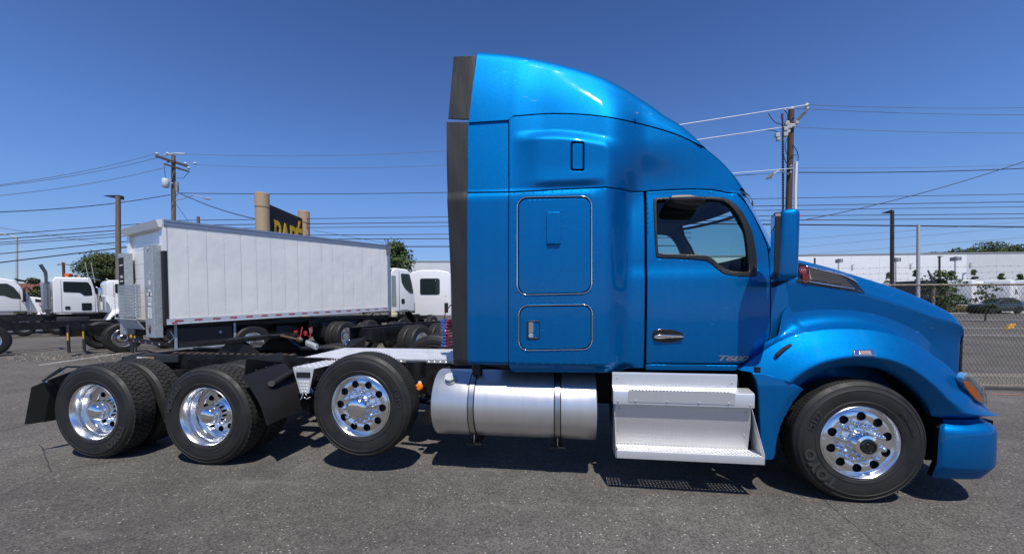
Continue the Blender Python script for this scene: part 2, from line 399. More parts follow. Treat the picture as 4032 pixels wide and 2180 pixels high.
# ================================================================== GROUND
def gz(x, y):
    d = y-CAM.y
    return .22*sst(13, 42, d)
def ground_mat():
    M = bpy.data.materials.new('worn_asphalt'); M.use_nodes = True; n = M.node_tree.nodes; L = M.node_tree.links; b = n['Principled BSDF']
    tc = n.new('ShaderNodeTexCoord')
    def noise(s, d=4):
        t = n.new('ShaderNodeTexNoise'); t.inputs['Scale'].default_value = s; t.inputs['Detail'].default_value = d; L.new(tc.outputs['Object'], t.inputs['Vector']); return t
    def rng(src, a, b_, c, d_):
        r = n.new('ShaderNodeMapRange'); r.inputs[1].default_value = a; r.inputs[2].default_value = b_; r.inputs[3].default_value = c; r.inputs[4].default_value = d_; L.new(src, r.inputs[0]); return r.outputs[0]
    def mul(a, b_):
        m_ = n.new('ShaderNodeMath'); m_.operation = 'MULTIPLY'; L.new(a, m_.inputs[0]); L.new(b_, m_.inputs[1]); return m_.outputs[0]
    vs = []
    v = n.new('ShaderNodeTexVoronoi'); v.inputs['Scale'].default_value = 90; L.new(tc.outputs['Object'], v.inputs['Vector'])
    sp = n.new('ShaderNodeSeparateColor'); L.new(v.outputs['Color'], sp.inputs[0])
    v2 = n.new('ShaderNodeTexVoronoi'); v2.inputs['Scale'].default_value = 42; L.new(tc.outputs['Object'], v2.inputs['Vector'])
    sp2 = n.new('ShaderNodeSeparateColor'); L.new(v2.outputs['Color'], sp2.inputs[0])
    base = n.new('ShaderNodeMix'); base.data_type = 'RGBA'; base.inputs[6].default_value = (.045, .041, .037, 1); base.inputs[7].default_value = (.132, .119, .105, 1)
    L.new(rng(sp.outputs[0], .0, 1., 0, 1), base.inputs[0])
    # pale stones
    st = n.new('ShaderNodeMix'); st.data_type = 'RGBA'; st.inputs[7].default_value = (.42, .39, .35, 1); L.new(base.outputs[2], st.inputs[6])
    m_ = n.new('ShaderNodeMath'); m_.operation = 'MULTIPLY'
    L.new(rng(sp2.outputs[1], .89, .92, 0, .8), m_.inputs[0]); L.new(rng(v2.outputs['Distance'], .30, .22, 0, 1), m_.inputs[1]); L.new(m_.outputs[0], st.inputs[0])
    # large tone patches, tyre tracks and oil
    a1 = noise(.35, 5); a2 = noise(2.2, 6); a3 = noise(9, 4)
    k = mul(mul(rng(a1.outputs['Fac'], .3, .7, .74, 1.24), rng(a2.outputs['Fac'], .3, .7, .84, 1.14)), rng(a3.outputs['Fac'], .3, .7, .9, 1.1))
    sc_ = n.new('ShaderNodeVectorMath'); sc_.operation = 'SCALE'; L.new(st.outputs[2], sc_.inputs[0]); L.new(k, sc_.inputs['Scale'])
    # pale dusty stain streaks
    mp = n.new('ShaderNodeMapping'); mp.inputs['Scale'].default_value = (.5, 2.4, 1); mp.inputs['Location'].default_value = (3.1, .4, 0); L.new(tc.outputs['Object'], mp.inputs[0])
    s5 = n.new('ShaderNodeTexNoise'); s5.inputs['Scale'].default_value = 1.1; s5.inputs['Detail'].default_value = 8; s5.inputs['Roughness'].default_value = .65; L.new(mp.outputs[0], s5.inputs['Vector'])
    du = n.new('ShaderNodeMix'); du.data_type = 'RGBA'; du.inputs[7].default_value = (.19, .178, .16, 1); L.new(sc_.outputs[0], du.inputs[6]); L.new(rng(s5.outputs['Fac'], .58, .80, 0, .55), du.inputs[0])
    # a few dark drip stains
    vo = n.new('ShaderNodeTexVoronoi'); vo.inputs['Scale'].default_value = .55; wv = n.new('ShaderNodeMix'); wv.data_type = 'VECTOR'; wv.inputs[0].default_value = .12
    no2 = noise(3.5, 4); L.new(tc.outputs['Object'], wv.inputs[4]); L.new(no2.outputs['Color'], wv.inputs[5]); L.new(wv.outputs[1], vo.inputs['Vector'])
    oi = n.new('ShaderNodeMix'); oi.data_type = 'RGBA'; oi.inputs[7].default_value = (.03, .028, .026, 1); L.new(du.outputs[2], oi.inputs[6]); L.new(rng(vo.outputs['Distance'], .16, .03, 0, .45), oi.inputs[0]); du = oi
    # thin cracks
    vc = n.new('ShaderNodeTexVoronoi'); vc.feature = 'DISTANCE_TO_EDGE'; vc.inputs['Scale'].default_value = .16
    w_ = n.new('ShaderNodeMix'); w_.data_type = 'VECTOR'; w_.inputs[0].default_value = .05
    nn = noise(1.6, 5); L.new(tc.outputs['Object'], w_.inputs[4]); L.new(nn.outputs['Color'], w_.inputs[5]); L.new(w_.outputs[1], vc.inputs['Vector'])
    ck = n.new('ShaderNodeMix'); ck.data_type = 'RGBA'; ck.inputs[7].default_value = (.012, .011, .01, 1); L.new(du.outputs[2], ck.inputs[6]); L.new(rng(vc.outputs['Distance'], .0012, .0002, 0, .8), ck.inputs[0])
    L.new(ck.outputs[2], b.inputs['Base Color']); b.inputs['Roughness'].default_value = .86
    bp = n.new('ShaderNodeBump'); bp.inputs['Strength'].default_value = .9; bp.inputs['Distance'].default_value = .004; L.new(v.outputs['Distance'], bp.inputs['Height']); L.new(bp.outputs[0], b.inputs['Normal'])
    return M
xs_ = [-400, -200, -100, -60, -30]+[-20+i*4 for i in range(11)]+[30, 60, 100, 200, 400]; ys_ = [-30, -10, -5, 0, 4, 8]+[9.5+i*2.5 for i in range(14)]+[50, 80, 150, 400]
mb = MB(); mb.grid([[(x, y, gz(x, y)) for x in xs_] for y in ys_]); tag(mb.build('ground', ground_mat(), None, True), kind='structure')
# ================================================================== THE SEMI TRUCK
YM = 1.22
FRAMEB = mat('window_rubber', (.008, .008, .008), .5)
truck = thing('semi_truck', 'bright blue metallic sleeper tractor with tall roof fairing parked side-on in the foreground', 'semi truck')
def ycab(x, z):
    y = .17+.10*sst(.72, 1.2, x)
    y += .075*(max(0, z-2.02)/.64)**1.4
    y += .022*sst(1.86, 2.03, z)+.012*((min(z, 1.95)-1.5)/.45)**2
    return y
def ylow(x, z):
    zz = min(z, 2.66)
    y = lerp(.0+.006*((zz-1.9)/.8)**2, ycab(x, zz), lerp(sst(-.43, -.15, x), sst(-.43, -.02, x), sst(2.5, 2.9, z)))
    y += .085*sst(1.115, 1.03, z)*(1-sst(-.3, -.1, x))
    return y
RIDGE = [(-1.9, 3.20), (-1.16, 3.215), (-.79, 3.20), (-.41, 3.115), (-.04, 2.99), (.26, 2.87), (.48, 2.72), (.8, 2.5)]
def YB(x, z):
    if z < 2.60: return ylow(x, z)
    low = ylow(x, z)
    strip = lerp(.03+.10*(z-2.66)/.65, low+.03*(z-2.66)/.65-.015*(1-sst(.12, .72, x)), lerp(sst(-.55, .0, x), sst(-1.25, .85, x), sst(2.72, 3.15, z)))
    bel = low+.012*sst(2.66, 2.9, z)*(1-sst(-.5, -.1, x))+.03*sst(2.75, 2.66, z)*sst(-1.25, -.9, x)*(1-sst(-.6, -.35, x))
    zr = cinterp(RIDGE, x)
    k = lerp(strip-.035*(z-2.66)/.65, lerp(bel, strip, sst(zr-.11-.30*sst(-.45, -.05, x), zr+.02+.05*sst(-.45, -.05, x), z)), sst(-1.27, -.95, x))
    return lerp(ylow(x, z), k, sst(2.60, 2.70, z))
def spl(P, n=6):
    Q = []; k = len(P)
    for i in range(k-1):
        p0 = P[max(i-1, 0)]; p1 = P[i]; p2 = P[i+1]; p3 = P[min(i+2, k-1)]
        for j in range(n):
            t = j/n
            Q.append(tuple(.5*((2*b)+(-a+c)*t+(2*a-5*b+4*c-d)*t*t+(-a+3*b-3*c+d)*t**3) for a, b, c, d in zip(p0, p1, p2, p3)))
    Q.append(tuple(P[-1])); return Q
Z7 = lambda L: [(2400+a/1.639, 650+b/1.639) for a, b in L]
seam1 = px(spl([(2004, 461), (2060, 456), (2190, 449), (2348, 457), (2504, 485), (2660, 530), (2763, 578)]), YB)
seam2a = px([(2004, 756), (2100, 752), (2190, 746), (2300, 741)]+spl([(2395, 738), (2440, 744), (2490, 754), (2535, 754)]), YB)
seam2b = px(spl([(2545, 753), (2640, 748), (2728, 745), (2806, 748), (2860, 758), (2900, 762)]), YB)
# --- panels of the near side (and mirrored on the far side)
capedge = px(spl([(2763, 576), (2808, 609), (2853, 652), (2889, 695), (2918, 738)]), YB)
up_side = seam1+capedge[1:]+px([(2906, 764)], YB)+seam2b[::-1][1:]+seam2a[::-1]
up_side = [(x, z+(.004 if i >= len(seam1)+len(capedge)-1 else 0)) for i, (x, z) in enumerate(up_side)]
sl = lambda L, dz: [(x, z+dz) for x, z in L]
sleeper_side = sl(seam2a, -.006)[::-1]+px([(2004, 1438), (2010, 1452), (2020, 1464), (2395, 1466), (2440, 1461), (2480, 1449), (2534, 1449)], YB)
doorfront = px(spl(Z7([(820, 182), (880, 250), (940, 350), (1000, 480), (1023, 560), (1033, 700), (1037, 850), (1037, 1000), (1032, 1100), (1008, 1150), (950, 1198), (860, 1271), (838, 1280)]), 3), YB)
door = sl(seam2b[:-4], -.006)+doorfront+px([(2905, 1430), (2543, 1430)], YB)
door = [(x+.004 if x < -.03 else x, z) for x, z in door]
sill = px([(2543, 1434), (2905, 1437), (2912, 1434), (2898, 1459), (2543, 1456)], YB)
pil = px(spl(Z7([(828, 176), (886, 243), (946, 343), (1006, 475), (1029, 556), (1039, 700), (1043, 850), (1043, 1000), (1038, 1103), (1014, 1155), (955, 1204), (866, 1278)]), 3)+Z7([(832, 1308)])
         + [(2960, 1438), (3050, 1394), (3103, 1348), (3103, 1100), (3103, 1040), (3062, 1014)]+spl(Z7([(1040, 532), (970, 392), (900, 272), (845, 163)]), 4), YB)
win_out = px(smoothpoly(Z7([(283, 225), (295, 212), (500, 207), (700, 205), (770, 222), (835, 270), (885, 350), (925, 440), (943, 540), (952, 640), (952, 708), (935, 720), (800, 714), (740, 702), (690, 667), (645, 624), (600, 610), (450, 602), (310, 598), (298, 585), (290, 400)]), 1), YB)
win_in = px(smoothpoly(Z7([(303, 235), (315, 224), (500, 222), (700, 222), (760, 243), (815, 300), (855, 370), (880, 450), (893, 560), (902, 680), (895, 690), (810, 688), (745, 671), (700, 635), (655, 594), (605, 578), (450, 574), (325, 572), (312, 560), (308, 400)]), 1), YB)
Z6 = lambda L: [(1700+a/1.741, 700+b/1.741) for a, b in L]
def rr6(x0, y0, x1, y1, r, skew=0):
    P = rrect(x0, y0, x1, y1, r)
    return px(Z6([(a, b-skew*(a-x0)/(x1-x0)) for a, b in P]), YB)
hatch1 = rr6(582, 130, 1101, 806, 72, 10); hatch2 = rr6(593, 870, 1104, 1186, 66, 8)
hatch1i = rr6(595, 144, 1088, 792, 62, 10); hatch2i = rr6(606, 884, 1091, 1172, 56, 8)
Z5 = lambda L: [(1700+a/2.322, 150+b/2.322) for a, b in L]
upl = px(Z5(rrect(1270, 945, 1395, 1215, 22)), YB); upli = px(Z5(rrect(1286, 963, 1381, 1196, 16)), YB)
ext_lo = px([(1841, 1434), (2001, 1437), (2001, 757), (1839, 759)], YB)
ext_up = px([(1839, 755), (2001, 753), (2001, 463), (1841, 472)], YB)
for mir in (None, YM):
    panel('upper_side_panel', up_side, YB, BLUE, truck, holes=[upl], mirror=mir, sp=.016)
    panel('marker_recess_cover', upli, lambda x, z: YB(x, z)+.002, BLUE, truck, mirror=mir, ring=.004)
    panel('sleeper_side_panel', sleeper_side, YB, BLUE, truck, holes=[hatch1, hatch2], mirror=mir)
    for hh, hi, nm in ((hatch1, hatch1i, 'upper_hatch'), (hatch2, hatch2i, 'luggage_hatch')):
        h = panel(nm, hi, lambda x, z: YB(x, z)-.001, BLUE, truck, mirror=mir)
        fr = panel('hatch_trim', inset(hh if area(hh) > 0 else hh[::-1], .002), lambda x, z: YB(x, z)-.006, CHROME, h, holes=[inset(hh if area(hh) > 0 else hh[::-1], .0095)], sp=.03, ring=0, thick=.02, drop=0, mirror=mir)
    d = panel('cab_door', door, YB, BLUE, truck, holes=[win_out], mirror=mir)
    panel('window_frame', win_out, lambda x, z: YB(x, z)-.006, FRAMEB, d, holes=[win_in], mirror=mir, thick=.05, sp=.03)
    panel('window_glass', inset(win_in if area(win_in) > 0 else win_in[::-1], -.01), lambda x, z: YB(x, z)+.022, GLASS, d, mirror=mir, thick=.004, ring=0, drop=0)
    panel('door_sill', sill, YB, BLUE, truck, mirror=mir, ring=.004)
    panel('cab_corner_panel', pil, YB, BLUE, truck, mirror=mir, sp=.035)
    panel('side_extender_lower', ext_lo, lambda x, z: YB(x, z)+.012, BLUE, truck, mirror=mir)
    panel('side_extender_upper', ext_up, lambda x, z: YB(x, z)+.010, BLUE, truck, mirror=mir)
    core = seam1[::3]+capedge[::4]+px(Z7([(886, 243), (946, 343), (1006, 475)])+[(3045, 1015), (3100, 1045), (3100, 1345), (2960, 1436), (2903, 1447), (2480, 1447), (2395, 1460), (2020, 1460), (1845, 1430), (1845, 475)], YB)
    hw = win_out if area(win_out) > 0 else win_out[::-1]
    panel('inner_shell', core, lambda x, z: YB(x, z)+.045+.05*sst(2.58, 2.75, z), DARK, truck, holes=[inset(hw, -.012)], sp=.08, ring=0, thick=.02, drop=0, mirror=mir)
# black rubber flaps behind the extenders: gently rippled, real thickness
def flap(name, P, amp, mir):
    def f(x, z):
        return YB(-1.62, z)+.028+.02*max(0, -1.66-x)/.18+amp*math.sin(z*3.1+1)*max(0, -1.66-x)*1.2+.004*math.sin(z*9+x*22)*amp*8
    return panel(name, P, f, FLAP, truck, sp=.03, thick=.012, mirror=mir, ring=.004, drop=.002)
fyl = lambda x, z: YB(-1.62, z)+.03
fl_up = px([(1784, 217), (1874, 221), (1852, 470), (1822, 470), (1763, 464)], fyl)
fl_lo = px([(1757, 478), (1874, 482), (1868, 759), (1868, 1100), (1868, 1437), (1790, 1437), (1772, 1100), (1758, 700)], fyl)
for mir in (None, YM):
    flap('upper_gap_flap', fl_up, .03, mir); flap('lower_gap_flap', fl_lo, .05, mir)
# --- rivets round the hatches: a joined scatter of tiny heads
mb = MB()
def riv(L, s=6.2):
    for u, v in L:
        x, z = onto(1700+u/1.741, 700+v/1.741, YB); mb.blob((x, YB(x, z)-.001, z), (.0062, .004, .0062), 1)
def rline(a, b, n): return [(lerp(a[0], b[0], i/(n-1)), lerp(a[1], b[1], i/(n-1))) for i in range(n)]
riv(rline((567, 107), (1088, 85), 9)); riv(rline((567, 170), (577, 712), 10)); riv(rline((1087, 148), (1112, 702), 10))
riv([(653, 128), (713, 125), (773, 122), (834, 120), (895, 118), (956, 116), (1020, 115)]); riv(rline((664, 815), (1023, 812), 7)); riv(rline((664, 857), (1023, 853), 7))
riv(rline((577, 779), (588, 1270), 9)); riv(rline((1111, 900), (1115, 1155), 5)); riv(rline((664, 1190), (1023, 1190), 7)); riv(rline((586, 1270), (1060, 1275), 9))
riv([(590, 168), (598, 779), (600, 895), (602, 1150), (1092, 772), (1092, 888)])
riv([(782, 234), (835, 222), (889, 230), (774, 288), (897, 284), (774, 343), (898, 340), (775, 399), (898, 394), (783, 455), (890, 450)])
tag(mb.build('rivet_heads', BLUE, truck, True), kind='stuff')
# raised handle cover on the upper hatch
P = px(Z6(rrect(788, 236, 883, 458, 14)), YB)
panel('hatch_handle_cover', P, lambda x, z: YB(x, z)-.022, BLUE, truck, ring=.008, drop=.007, thick=.028, sp=.03)
# lower hatch latch
P = px(Z6(rrect(650, 978, 742, 1106, 16)), YB)
lt = panel('hatch_latch', P, lambda x, z: YB(x, z)-.008, BLACK, truck, holes=[px(Z6(rrect(662, 986, 736, 1094, 10)), YB)], sp=.02, ring=.003, thick=.014)
P = px(Z6(rrect(660, 984, 738, 1096, 10)), YB); panel('latch_cup', P, lambda x, z: YB(x, z)+.012, BLACKG, lt, ring=0, drop=0, thick=.005)
P = px(Z6(rrect(664, 988, 697, 1064, 6)), YB); panel('latch_paddle', P, lambda x, z: YB(x, z)-.006, CHROME, lt, ring=.003, drop=.004, thick=.012, sp=.02)
P = px(Z6(rrect(664, 1068, 696, 1094, 8)), YB); panel('latch_lock', P, lambda x, z: YB(x, z)-.006, GALV, lt, ring=.003, drop=.003, thick=.01, sp=.02)
# door handle
P = px(smoothpoly(Z7([(272, 1085), (290, 1062), (350, 1057), (430, 1064), (480, 1085), (482, 1112), (440, 1138), (380, 1148), (300, 1140), (272, 1120)]), 2), YB)
hd = panel('door_handle', P, lambda x, z: YB(x, z)-.004, BLACKG, truck, ring=.004, sp=.02, thick=.01)
P = px(smoothpoly(Z7([(285, 1097), (330, 1092), (400, 1095), (474, 1098), (476, 1108), (400, 1111), (330, 1117), (286, 1114)]), 2), YB)
panel('handle_bar', P, lambda x, z: YB(x, z)-.03, CHROME, hd, ring=.006, drop=.008, thick=.016, sp=.02)
# badge
V, Fc = textmesh('T680', .105, .002, shear=.35, space=.86, bold=.0016)
x0, z0 = onto(2816, 1419, YB)
wd = max(v.x for v in V); k = .285/wd
bd = MB().add([(x0+v.x*k, YB(x0+v.x*k, z0)-.004-v.z, z0+.002+v.y*.60) for v in V], Fc).build('model_badge', SILVER, truck)
V2 = [(x0+v.x*k, YB(x0+v.x*k, z0)-.0025-v.z, z0-.003+v.y*.60) for v in V]
# --- roof fairing loft
base = seam1; zt_T = [(-1.68, 4.005), (-1.62, 4.0), (-1.4, 3.975), (-1.18, 3.93), (-.85, 3.845), (-.49, 3.69), (-.14, 3.49), (.2, 3.23), (.37, 3.06), (.45, 2.99)]
yt_T = [(-1.7, .23), (.45, .335)]
zt_T = [(x, z+.022*(z-1.67)+cinterp([(-1.7, .035), (-1.4, .018), (-.9, .045), (-.5, .068), (-.2, .10), (.05, .11), (.2, .115), (.45, .10)], x)) for x, z in zt_T]
import numpy as np
_pf = np.polyfit([i*.05-1.68 for i in range(42)], [cinterp(zt_T, i*.05-1.68) for i in range(42)], 4)
zt_T = [(i*.05-1.70, float(np.polyval(_pf, i*.05-1.70))+.022*sst(.10, .40, i*.05-1.70)-.012*sst(-.5, -.1, i*.05-1.70)*(1-sst(.12, .3, i*.05-1.70))) for i in range(44)]
zb_f = lambda x: interp(seam1, x) if x > -1.26 else 3.325
rows = []
xs = [-1.655+i*(.372+1.655)/44 for i in range(45)]
def fair_sec(x, grow=0.):
    zb = zb_f(x)+.008; yb = YB(x, zb)-.004; zt = cinterp(zt_T, x)+.035; yt = cinterp(yt_T, x)
    h = zt-zb; R = min(.16, h*.7)
    K = Vector((yt, zt)); A = Vector((yb, zb)); C = Vector((YM, zt+.06*min(1, h/.5)))
    a = K+(A-K).normalized()*R; c = K+(C-K).normalized()*R*1.5
    pts = []
    for i in range(10):
        t = i/10; p = A.lerp(a, t); bow = -.012*math.sin(pi*t)*min(1, h/.5); pts.append((p.x+bow, p.y))
    for i in range(11):
        t = i/10; p = a*(1-t)**2+K*2*t*(1-t)+c*t*t; pts.append((p.x, p.y))
    for i in range(1, 9):
        t = i/8; p = c.lerp(C, t); pts.append((p.x, p.y+.02*math.sin(pi*t)))
    return pts
for x in xs:
    s_ = fair_sec(x)
    zz = 3.33
    full = s_+[(2*YM-y, z) for y, z in s_[::-1][1:]]
    sh = lambda z: (.055*(z-3.33)/.67 if x < -1.4 else .055*(z-3.33)/.67*max(0, 1-(x+1.4)/.6))
    rows.append([(x+sh(z), y, z) for y, z in full])
rf = MB().grid(rows); rf.F = [f[::-1] for f in rf.F]
fairing = rf.build('roof_fairing', BLUE, truck, True, 60)
# inward lip at the fairing's lower edge and rear edge
mb = MB(); n_ = len(rows[0])
mb.grid([[r[0] for r in rows], [(r[0][0], r[0][1]+.04, r[0][2]) for r in rows]])
mb.grid([[r[-1] for r in rows], [(r[-1][0], r[-1][1]-.04, r[-1][2]) for r in rows]])
mb.grid([list(rows[0]), [(p[0]+.0, YM+(p[1]-YM)*.96, 3.3+(p[2]-3.3)*.96) for p in rows[0]]])
mb.build('fairing_lip', BLUE, fairing)
# fairing rear opening closed further forward by a dark bulkhead
mb = MB(); V = [(-1.30, YM+(p[1]-YM)*.95, min(p[2]-.03, 3.3+(p[2]-3.3)*.97)) for p in rows[8]]; mb.add(V, [tuple(range(len(V)))]); mb.build('fairing_bulkhead', DARK, truck)
# front of the fairing curving down to the roof cap
yc0 = rows[-1][0][1]; xq, zq = capedge[0]; gr = []
for k in range(7):
    t = k/6; r = []
    for p in rows[-1]:
        s_ = max(0, min(1, (p[1]-yc0)/(2*YM-2*yc0))); q_ = math.sin(pi*s_)**.8
        r.append((lerp(p[0], xq+.30*q_, t), p[1], lerp(p[2], zq, t)))
    gr.append(r)
g = MB().grid(gr); g.F = [f[::-1] for f in g.F]; g.build('fairing_nose', BLUE, fairing, True, 60)
# grab-bolts on the fairing
for (u, v) in ((2429, 430), (2508, 443)):
    x, z = S(u, v, .14); mb = MB(); mb.blob((x, .155, z), .014, 2); mb.build('fairing_bolt', CHROME, fairing, True)
# --- front cap of the roof, windshield, cowl: strips across the width
def strip(name, near, yf, bulge, M, rowsn=24, dz=0., parent=truck, pw=.8):
    rows = []
    for x, z in near:
        y0 = yf(x, z); r = []
        for i in range(rowsn+1):
            s = i/rowsn; q = math.sin(pi*s)**pw
            r.append((x+bulge*q, lerp(y0, 2*YM-y0, s), z+dz*q))
        rows.append(r)
    g = MB().grid(rows); return g.build(name, M, parent, True, 60)
strip('roof_front_cap', capedge, YB, .30, BLUE, dz=.0)
strip('windshield_header', px([(2914, 748), (2922, 762)], YB), YB, .40, BLACK)
wsn = px(spl(Z7([(857, 185), (900, 274), (970, 394), (1040, 534)])), YB)
strip('windshield', wsn, lambda x, z: YB(x, z)+.012, .36, GLASS)
strip('cowl', [(1.04, 2.14), (1.12, 2.10), (1.22, 2.06)], lambda x, z: .27, .10, BLACK)
# rear wall, floor, interior
mb = MB(); mb.box((-1.42, .12, 1.08), (-1.38, 2*YM-.12, 2.7)); mb.box((-1.418, .2, 2.7), (-1.382, 2*YM-.2, 3.28)); mb.build('sleeper_rear_wall', BLUE, truck)
mb = MB(); mb.box((-1.38, .3, 1.05), (1.15, 2*YM-.3, 1.09)); mb.build('cab_floor', DARK, truck)
mb = MB(); mb.bbox((.62, .33, 1.2), (1.3, 2*YM-.33, 1.93), .05); mb.bbox((.70, 1.45, 1.9), (1.25, 2.0, 2.03), .04); db = mb.build('dashboard', INTER, truck, True)
mb = MB(); mb.box((-1.3, .36, 2.585), (.62, 2*YM-.36, 2.60)); mb.build('headliner', HEADL, truck)
mb = MB(); mb.box((-1.3, .33, 1.1), (-.12, .35, 2.585)); mb.box((-1.3, 2*YM-.35, 1.1), (-.12, 2*YM-.33, 2.585)); mb.box((-1.3, .36, 1.1), (-1.28, 2.08, 2.585)); mb.build('sleeper_trim', INTER, truck)
for y in (.45, 1.5):
    mb = MB(); mb.bbox((-.35, y, 1.25), (.25, y+.5, 1.5), .06); mb.bbox((-.45, y, 1.45), (-.28, y+.5, 2.1), .06); mb.bbox((-.44, y+.12, 2.1), (-.32, y+.38, 2.28), .04); mb.build('seat', INTER, truck, True)
mb = MB(); c = Vector((.52, 1.72, 1.95)); ax = Vector((-.75, 0, .66)).normalized(); a = Vector((0, 1, 0)); b = ax.cross(a)
mb.tube([c+(a*math.cos(t*pi/16)+b*math.sin(t*pi/16))*.22 for t in range(33)], .016, 8, False)
mb.cyl(c, c-ax*.35, .03); mb.tube([c-a*.21, c+a*.21], .014); mb.tube([c, c+b*.21], .014); mb.build('steering_wheel', BLACK, truck, True)
mb = MB()
for y, s in ((.33, 1), (2*YM-.33, -1)):
    mb.tube([(.74, y+.06*s, 2.58), (.90, y+.06*s, 2.3), (1.02, y+.05*s, 2.0)], .028, 8)
mb.build('interior_pillar', INTER, truck, True)
mb = MB(); mb.bbox((.18, .55, 2.52), (.5, 1.0, 2.585), .02); mb.build('sun_visor', INTER, truck)
# --- look-down mirror above the window
P = px(smoothpoly(Z7([(392, 208), (408, 186), (520, 183), (605, 208), (628, 232), (624, 252), (560, 255), (440, 242), (402, 228)]), 2), lambda x, z: .05)
lm_ = panel('look_down_mirror', P, lambda x, z: .04+.04*((z-2.55)/.06)**2, BLACK, truck, ring=.012, drop=.02, thick=.17, sp=.03)
# --- main mirror: a rounded housing turned towards the driver
mr = MB(); bm = bmesh.new(); bmesh.ops.create_cube(bm, size=1)
hz0, hz1 = 1.835, 2.385
for v in bm.verts:
    zz = v.co.z+.5; xx = v.co.x; wy = .27; dx = .15
    v.co = Vector((xx*dx*(1-.10*zz)+.012*zz, v.co.y*wy, lerp(hz0, hz1, zz)))
bmesh.ops.bevel(bm, geom=bm.edges[:], offset=.05, segments=5, profile=.55, affect='EDGES')
bmesh.ops.recalc_face_normals(bm, faces=bm.faces[:])
rot = Matrix.Rotation(math.radians(-19), 3, 'Z'); mc = Vector((.985, -.085, 0))
for v in bm.verts: v.co = rot @ v.co+mc
V = [v.co.copy() for v in bm.verts]; bm.verts.index_update(); Fc = [[v.index for v in f.verts] for f in bm.faces]; bm.free()
mirh = obj('mirror_housing', V, Fc, BLUE, truck, True, sharp=50)
mb = MB()
bz = [(y, z) for y, z in rrect(-.128, 1.845, .128, 2.37, .05)]
fr = [rot @ Vector((-.083, y, z))+mc for y, z in bz]
mb.prism(fr, rot @ Vector((.035, 0, 0))); mb.build('mirror_bezel', BLACK, mirh)
bz2 = [rot @ Vector((-.085, y, z))+mc for y, z in rrect(-.112, 1.863, .112, 2.352, .04)]
mb = MB(); mb.add(bz2, [tuple(range(len(bz2)))]); mb.build('mirror_glass', CHROME, mirh)
mb = MB()
mb.tube([(1.04, -.02, 1.86), (1.06, .12, 1.84), (1.08, .27, 1.82)], .032, 10); mb.build('mirror_arm', BLACK, mirh, True)
# --- hood
zt_H = [(1.2, 2.045), (1.41, 2.035), (1.72, 1.968), (1.93, 1.91), (2.17, 1.838), (2.38, 1.768), (2.59, 1.685), (2.75, 1.61), (2.84, 1.555), (2.89, 1.49), (2.915, 1.42), (2.93, 1.34)]
yh_T = [(1.1, .262), (1.2, .272), (1.6, .335), (2.0, .41), (2.4, .48), (2.70, .545), (2.84, .585), (2.89, .62), (2.92, .67), (2.935, .73)]
yh = lambda x: cinterp(yh_T, x)
def hood_prof(x):
    zt = interp(zt_H, x) if x > 2.8 else cinterp(zt_H, x); y = yh(x); cr = .06*(1-sst(1.9, 2.5, x)); k = 1-.35*sst(2.5, 2.9, x)
    T = [(0, y+.04, .85), (1, y+.035, 1.1), (2, y+.028, 1.3+.0*zt), (3, y+.012, lerp(1.3, zt-.17*k, .55)), (3.9, y-.002, zt-.185*k), (4.1, y, zt-.175*k), (4.6, y+.016, zt-.150*k), (5.5, y+.055, zt-.075*k), (6.3, y+.115, zt-.02), (7.2, y+.24, zt+.005), (8.5, y+.45*(1-.2), zt+.01+cr*.6), (10, YM, zt+.012+cr)]
    return T
def hood_pt(x, s):
    T = hood_prof(x); return cinterp([(a, b) for a, b, c in T], s), cinterp([(a, c) for a, b, c in T], s)
xsH = [1.193+i*(2.75-1.193)/36 for i in range(37)]+[2.78, 2.81, 2.84, 2.865, 2.885, 2.90, 2.915, 2.925, 2.93]
ss = [i*.25 for i in range(41)]
rows = []
for x in xsH:
    h = [(x, *hood_pt(x, s)) for s in ss]; rows.append(h+[(p[0], 2*YM-p[1], p[2]) for p in h[::-1][1:]])
g = MB().grid(rows); g.F = [f[::-1] for f in g.F]; hood = g.build('hood', BLUE, truck, True, 60)
V = rows[-1]; mb = MB(); mb.add(V, [tuple(range(len(V)))]); mb.build('grille', BLACKG, truck)
mb = MB()
mb.grid([rows[0], [(p[0]+.0, YM+(p[1]-YM)*.93, p[2]-.03) for p in rows[0]]]); mb.build('hood_seal', DARK, hood)
# chrome surround on the nose
mb = MB(); mb.tube([(2.935, .70, z) for z in (.95, 1.15, 1.3, 1.36)]+[(2.92, .78, 1.42)], .016, 8); mb.build('grille_surround', BLACKG, hood, True)
# air intake on the hood side
def fint(x, z):
    T = hood_prof(x); best = None
    # invert: find s with that z
    lo, hi = 2., 7.2
    for _ in range(22):
        m_ = (lo+hi)/2
        if cinterp([(a, c) for a, b, c in T], m_) < z: lo = m_
        else: hi = m_
    return cinterp([(a, b) for a, b, c in T], (lo+hi)/2)
Z8 = lambda L: [(2900+a/2.2756, 900+b/2.2756) for a, b in L]
fi = lambda x, z: fint(x, z)-.003
P = px(spl(Z8([(535, 485), (538, 400), (545, 308), (620, 322), (800, 360), (950, 395), (1010, 420), (1060, 462), (1105, 520), (1147, 576), (1000, 556), (800, 525)]), 3), fint)
it = panel('hood_intake', P, lambda x, z: fint(x, z)-.004, BLACKG, truck, ring=.005, sp=.03, thick=.01, drop=.003)
P = px(spl(Z8([(640, 352), (720, 372), (880, 405), (960, 440), (1010, 490), (1056, 538), (900, 512), (760, 490), (650, 470)]), 3), fint)
panel('intake_mesh', P, lambda x, z: fint(x, z)-.008, mat('brown_grey_mesh', (.030, .024, .019), .5, noise=.25, nscale=260), it, ring=0, sp=.03, thick=.003, drop=0)
P = px(spl(Z8([(620, 324), (760, 350), (900, 382), (985, 408), (1035, 440), (1085, 490), (1040, 462), (960, 425), (880, 402), (720, 366), (625, 340)]), 3), fint)
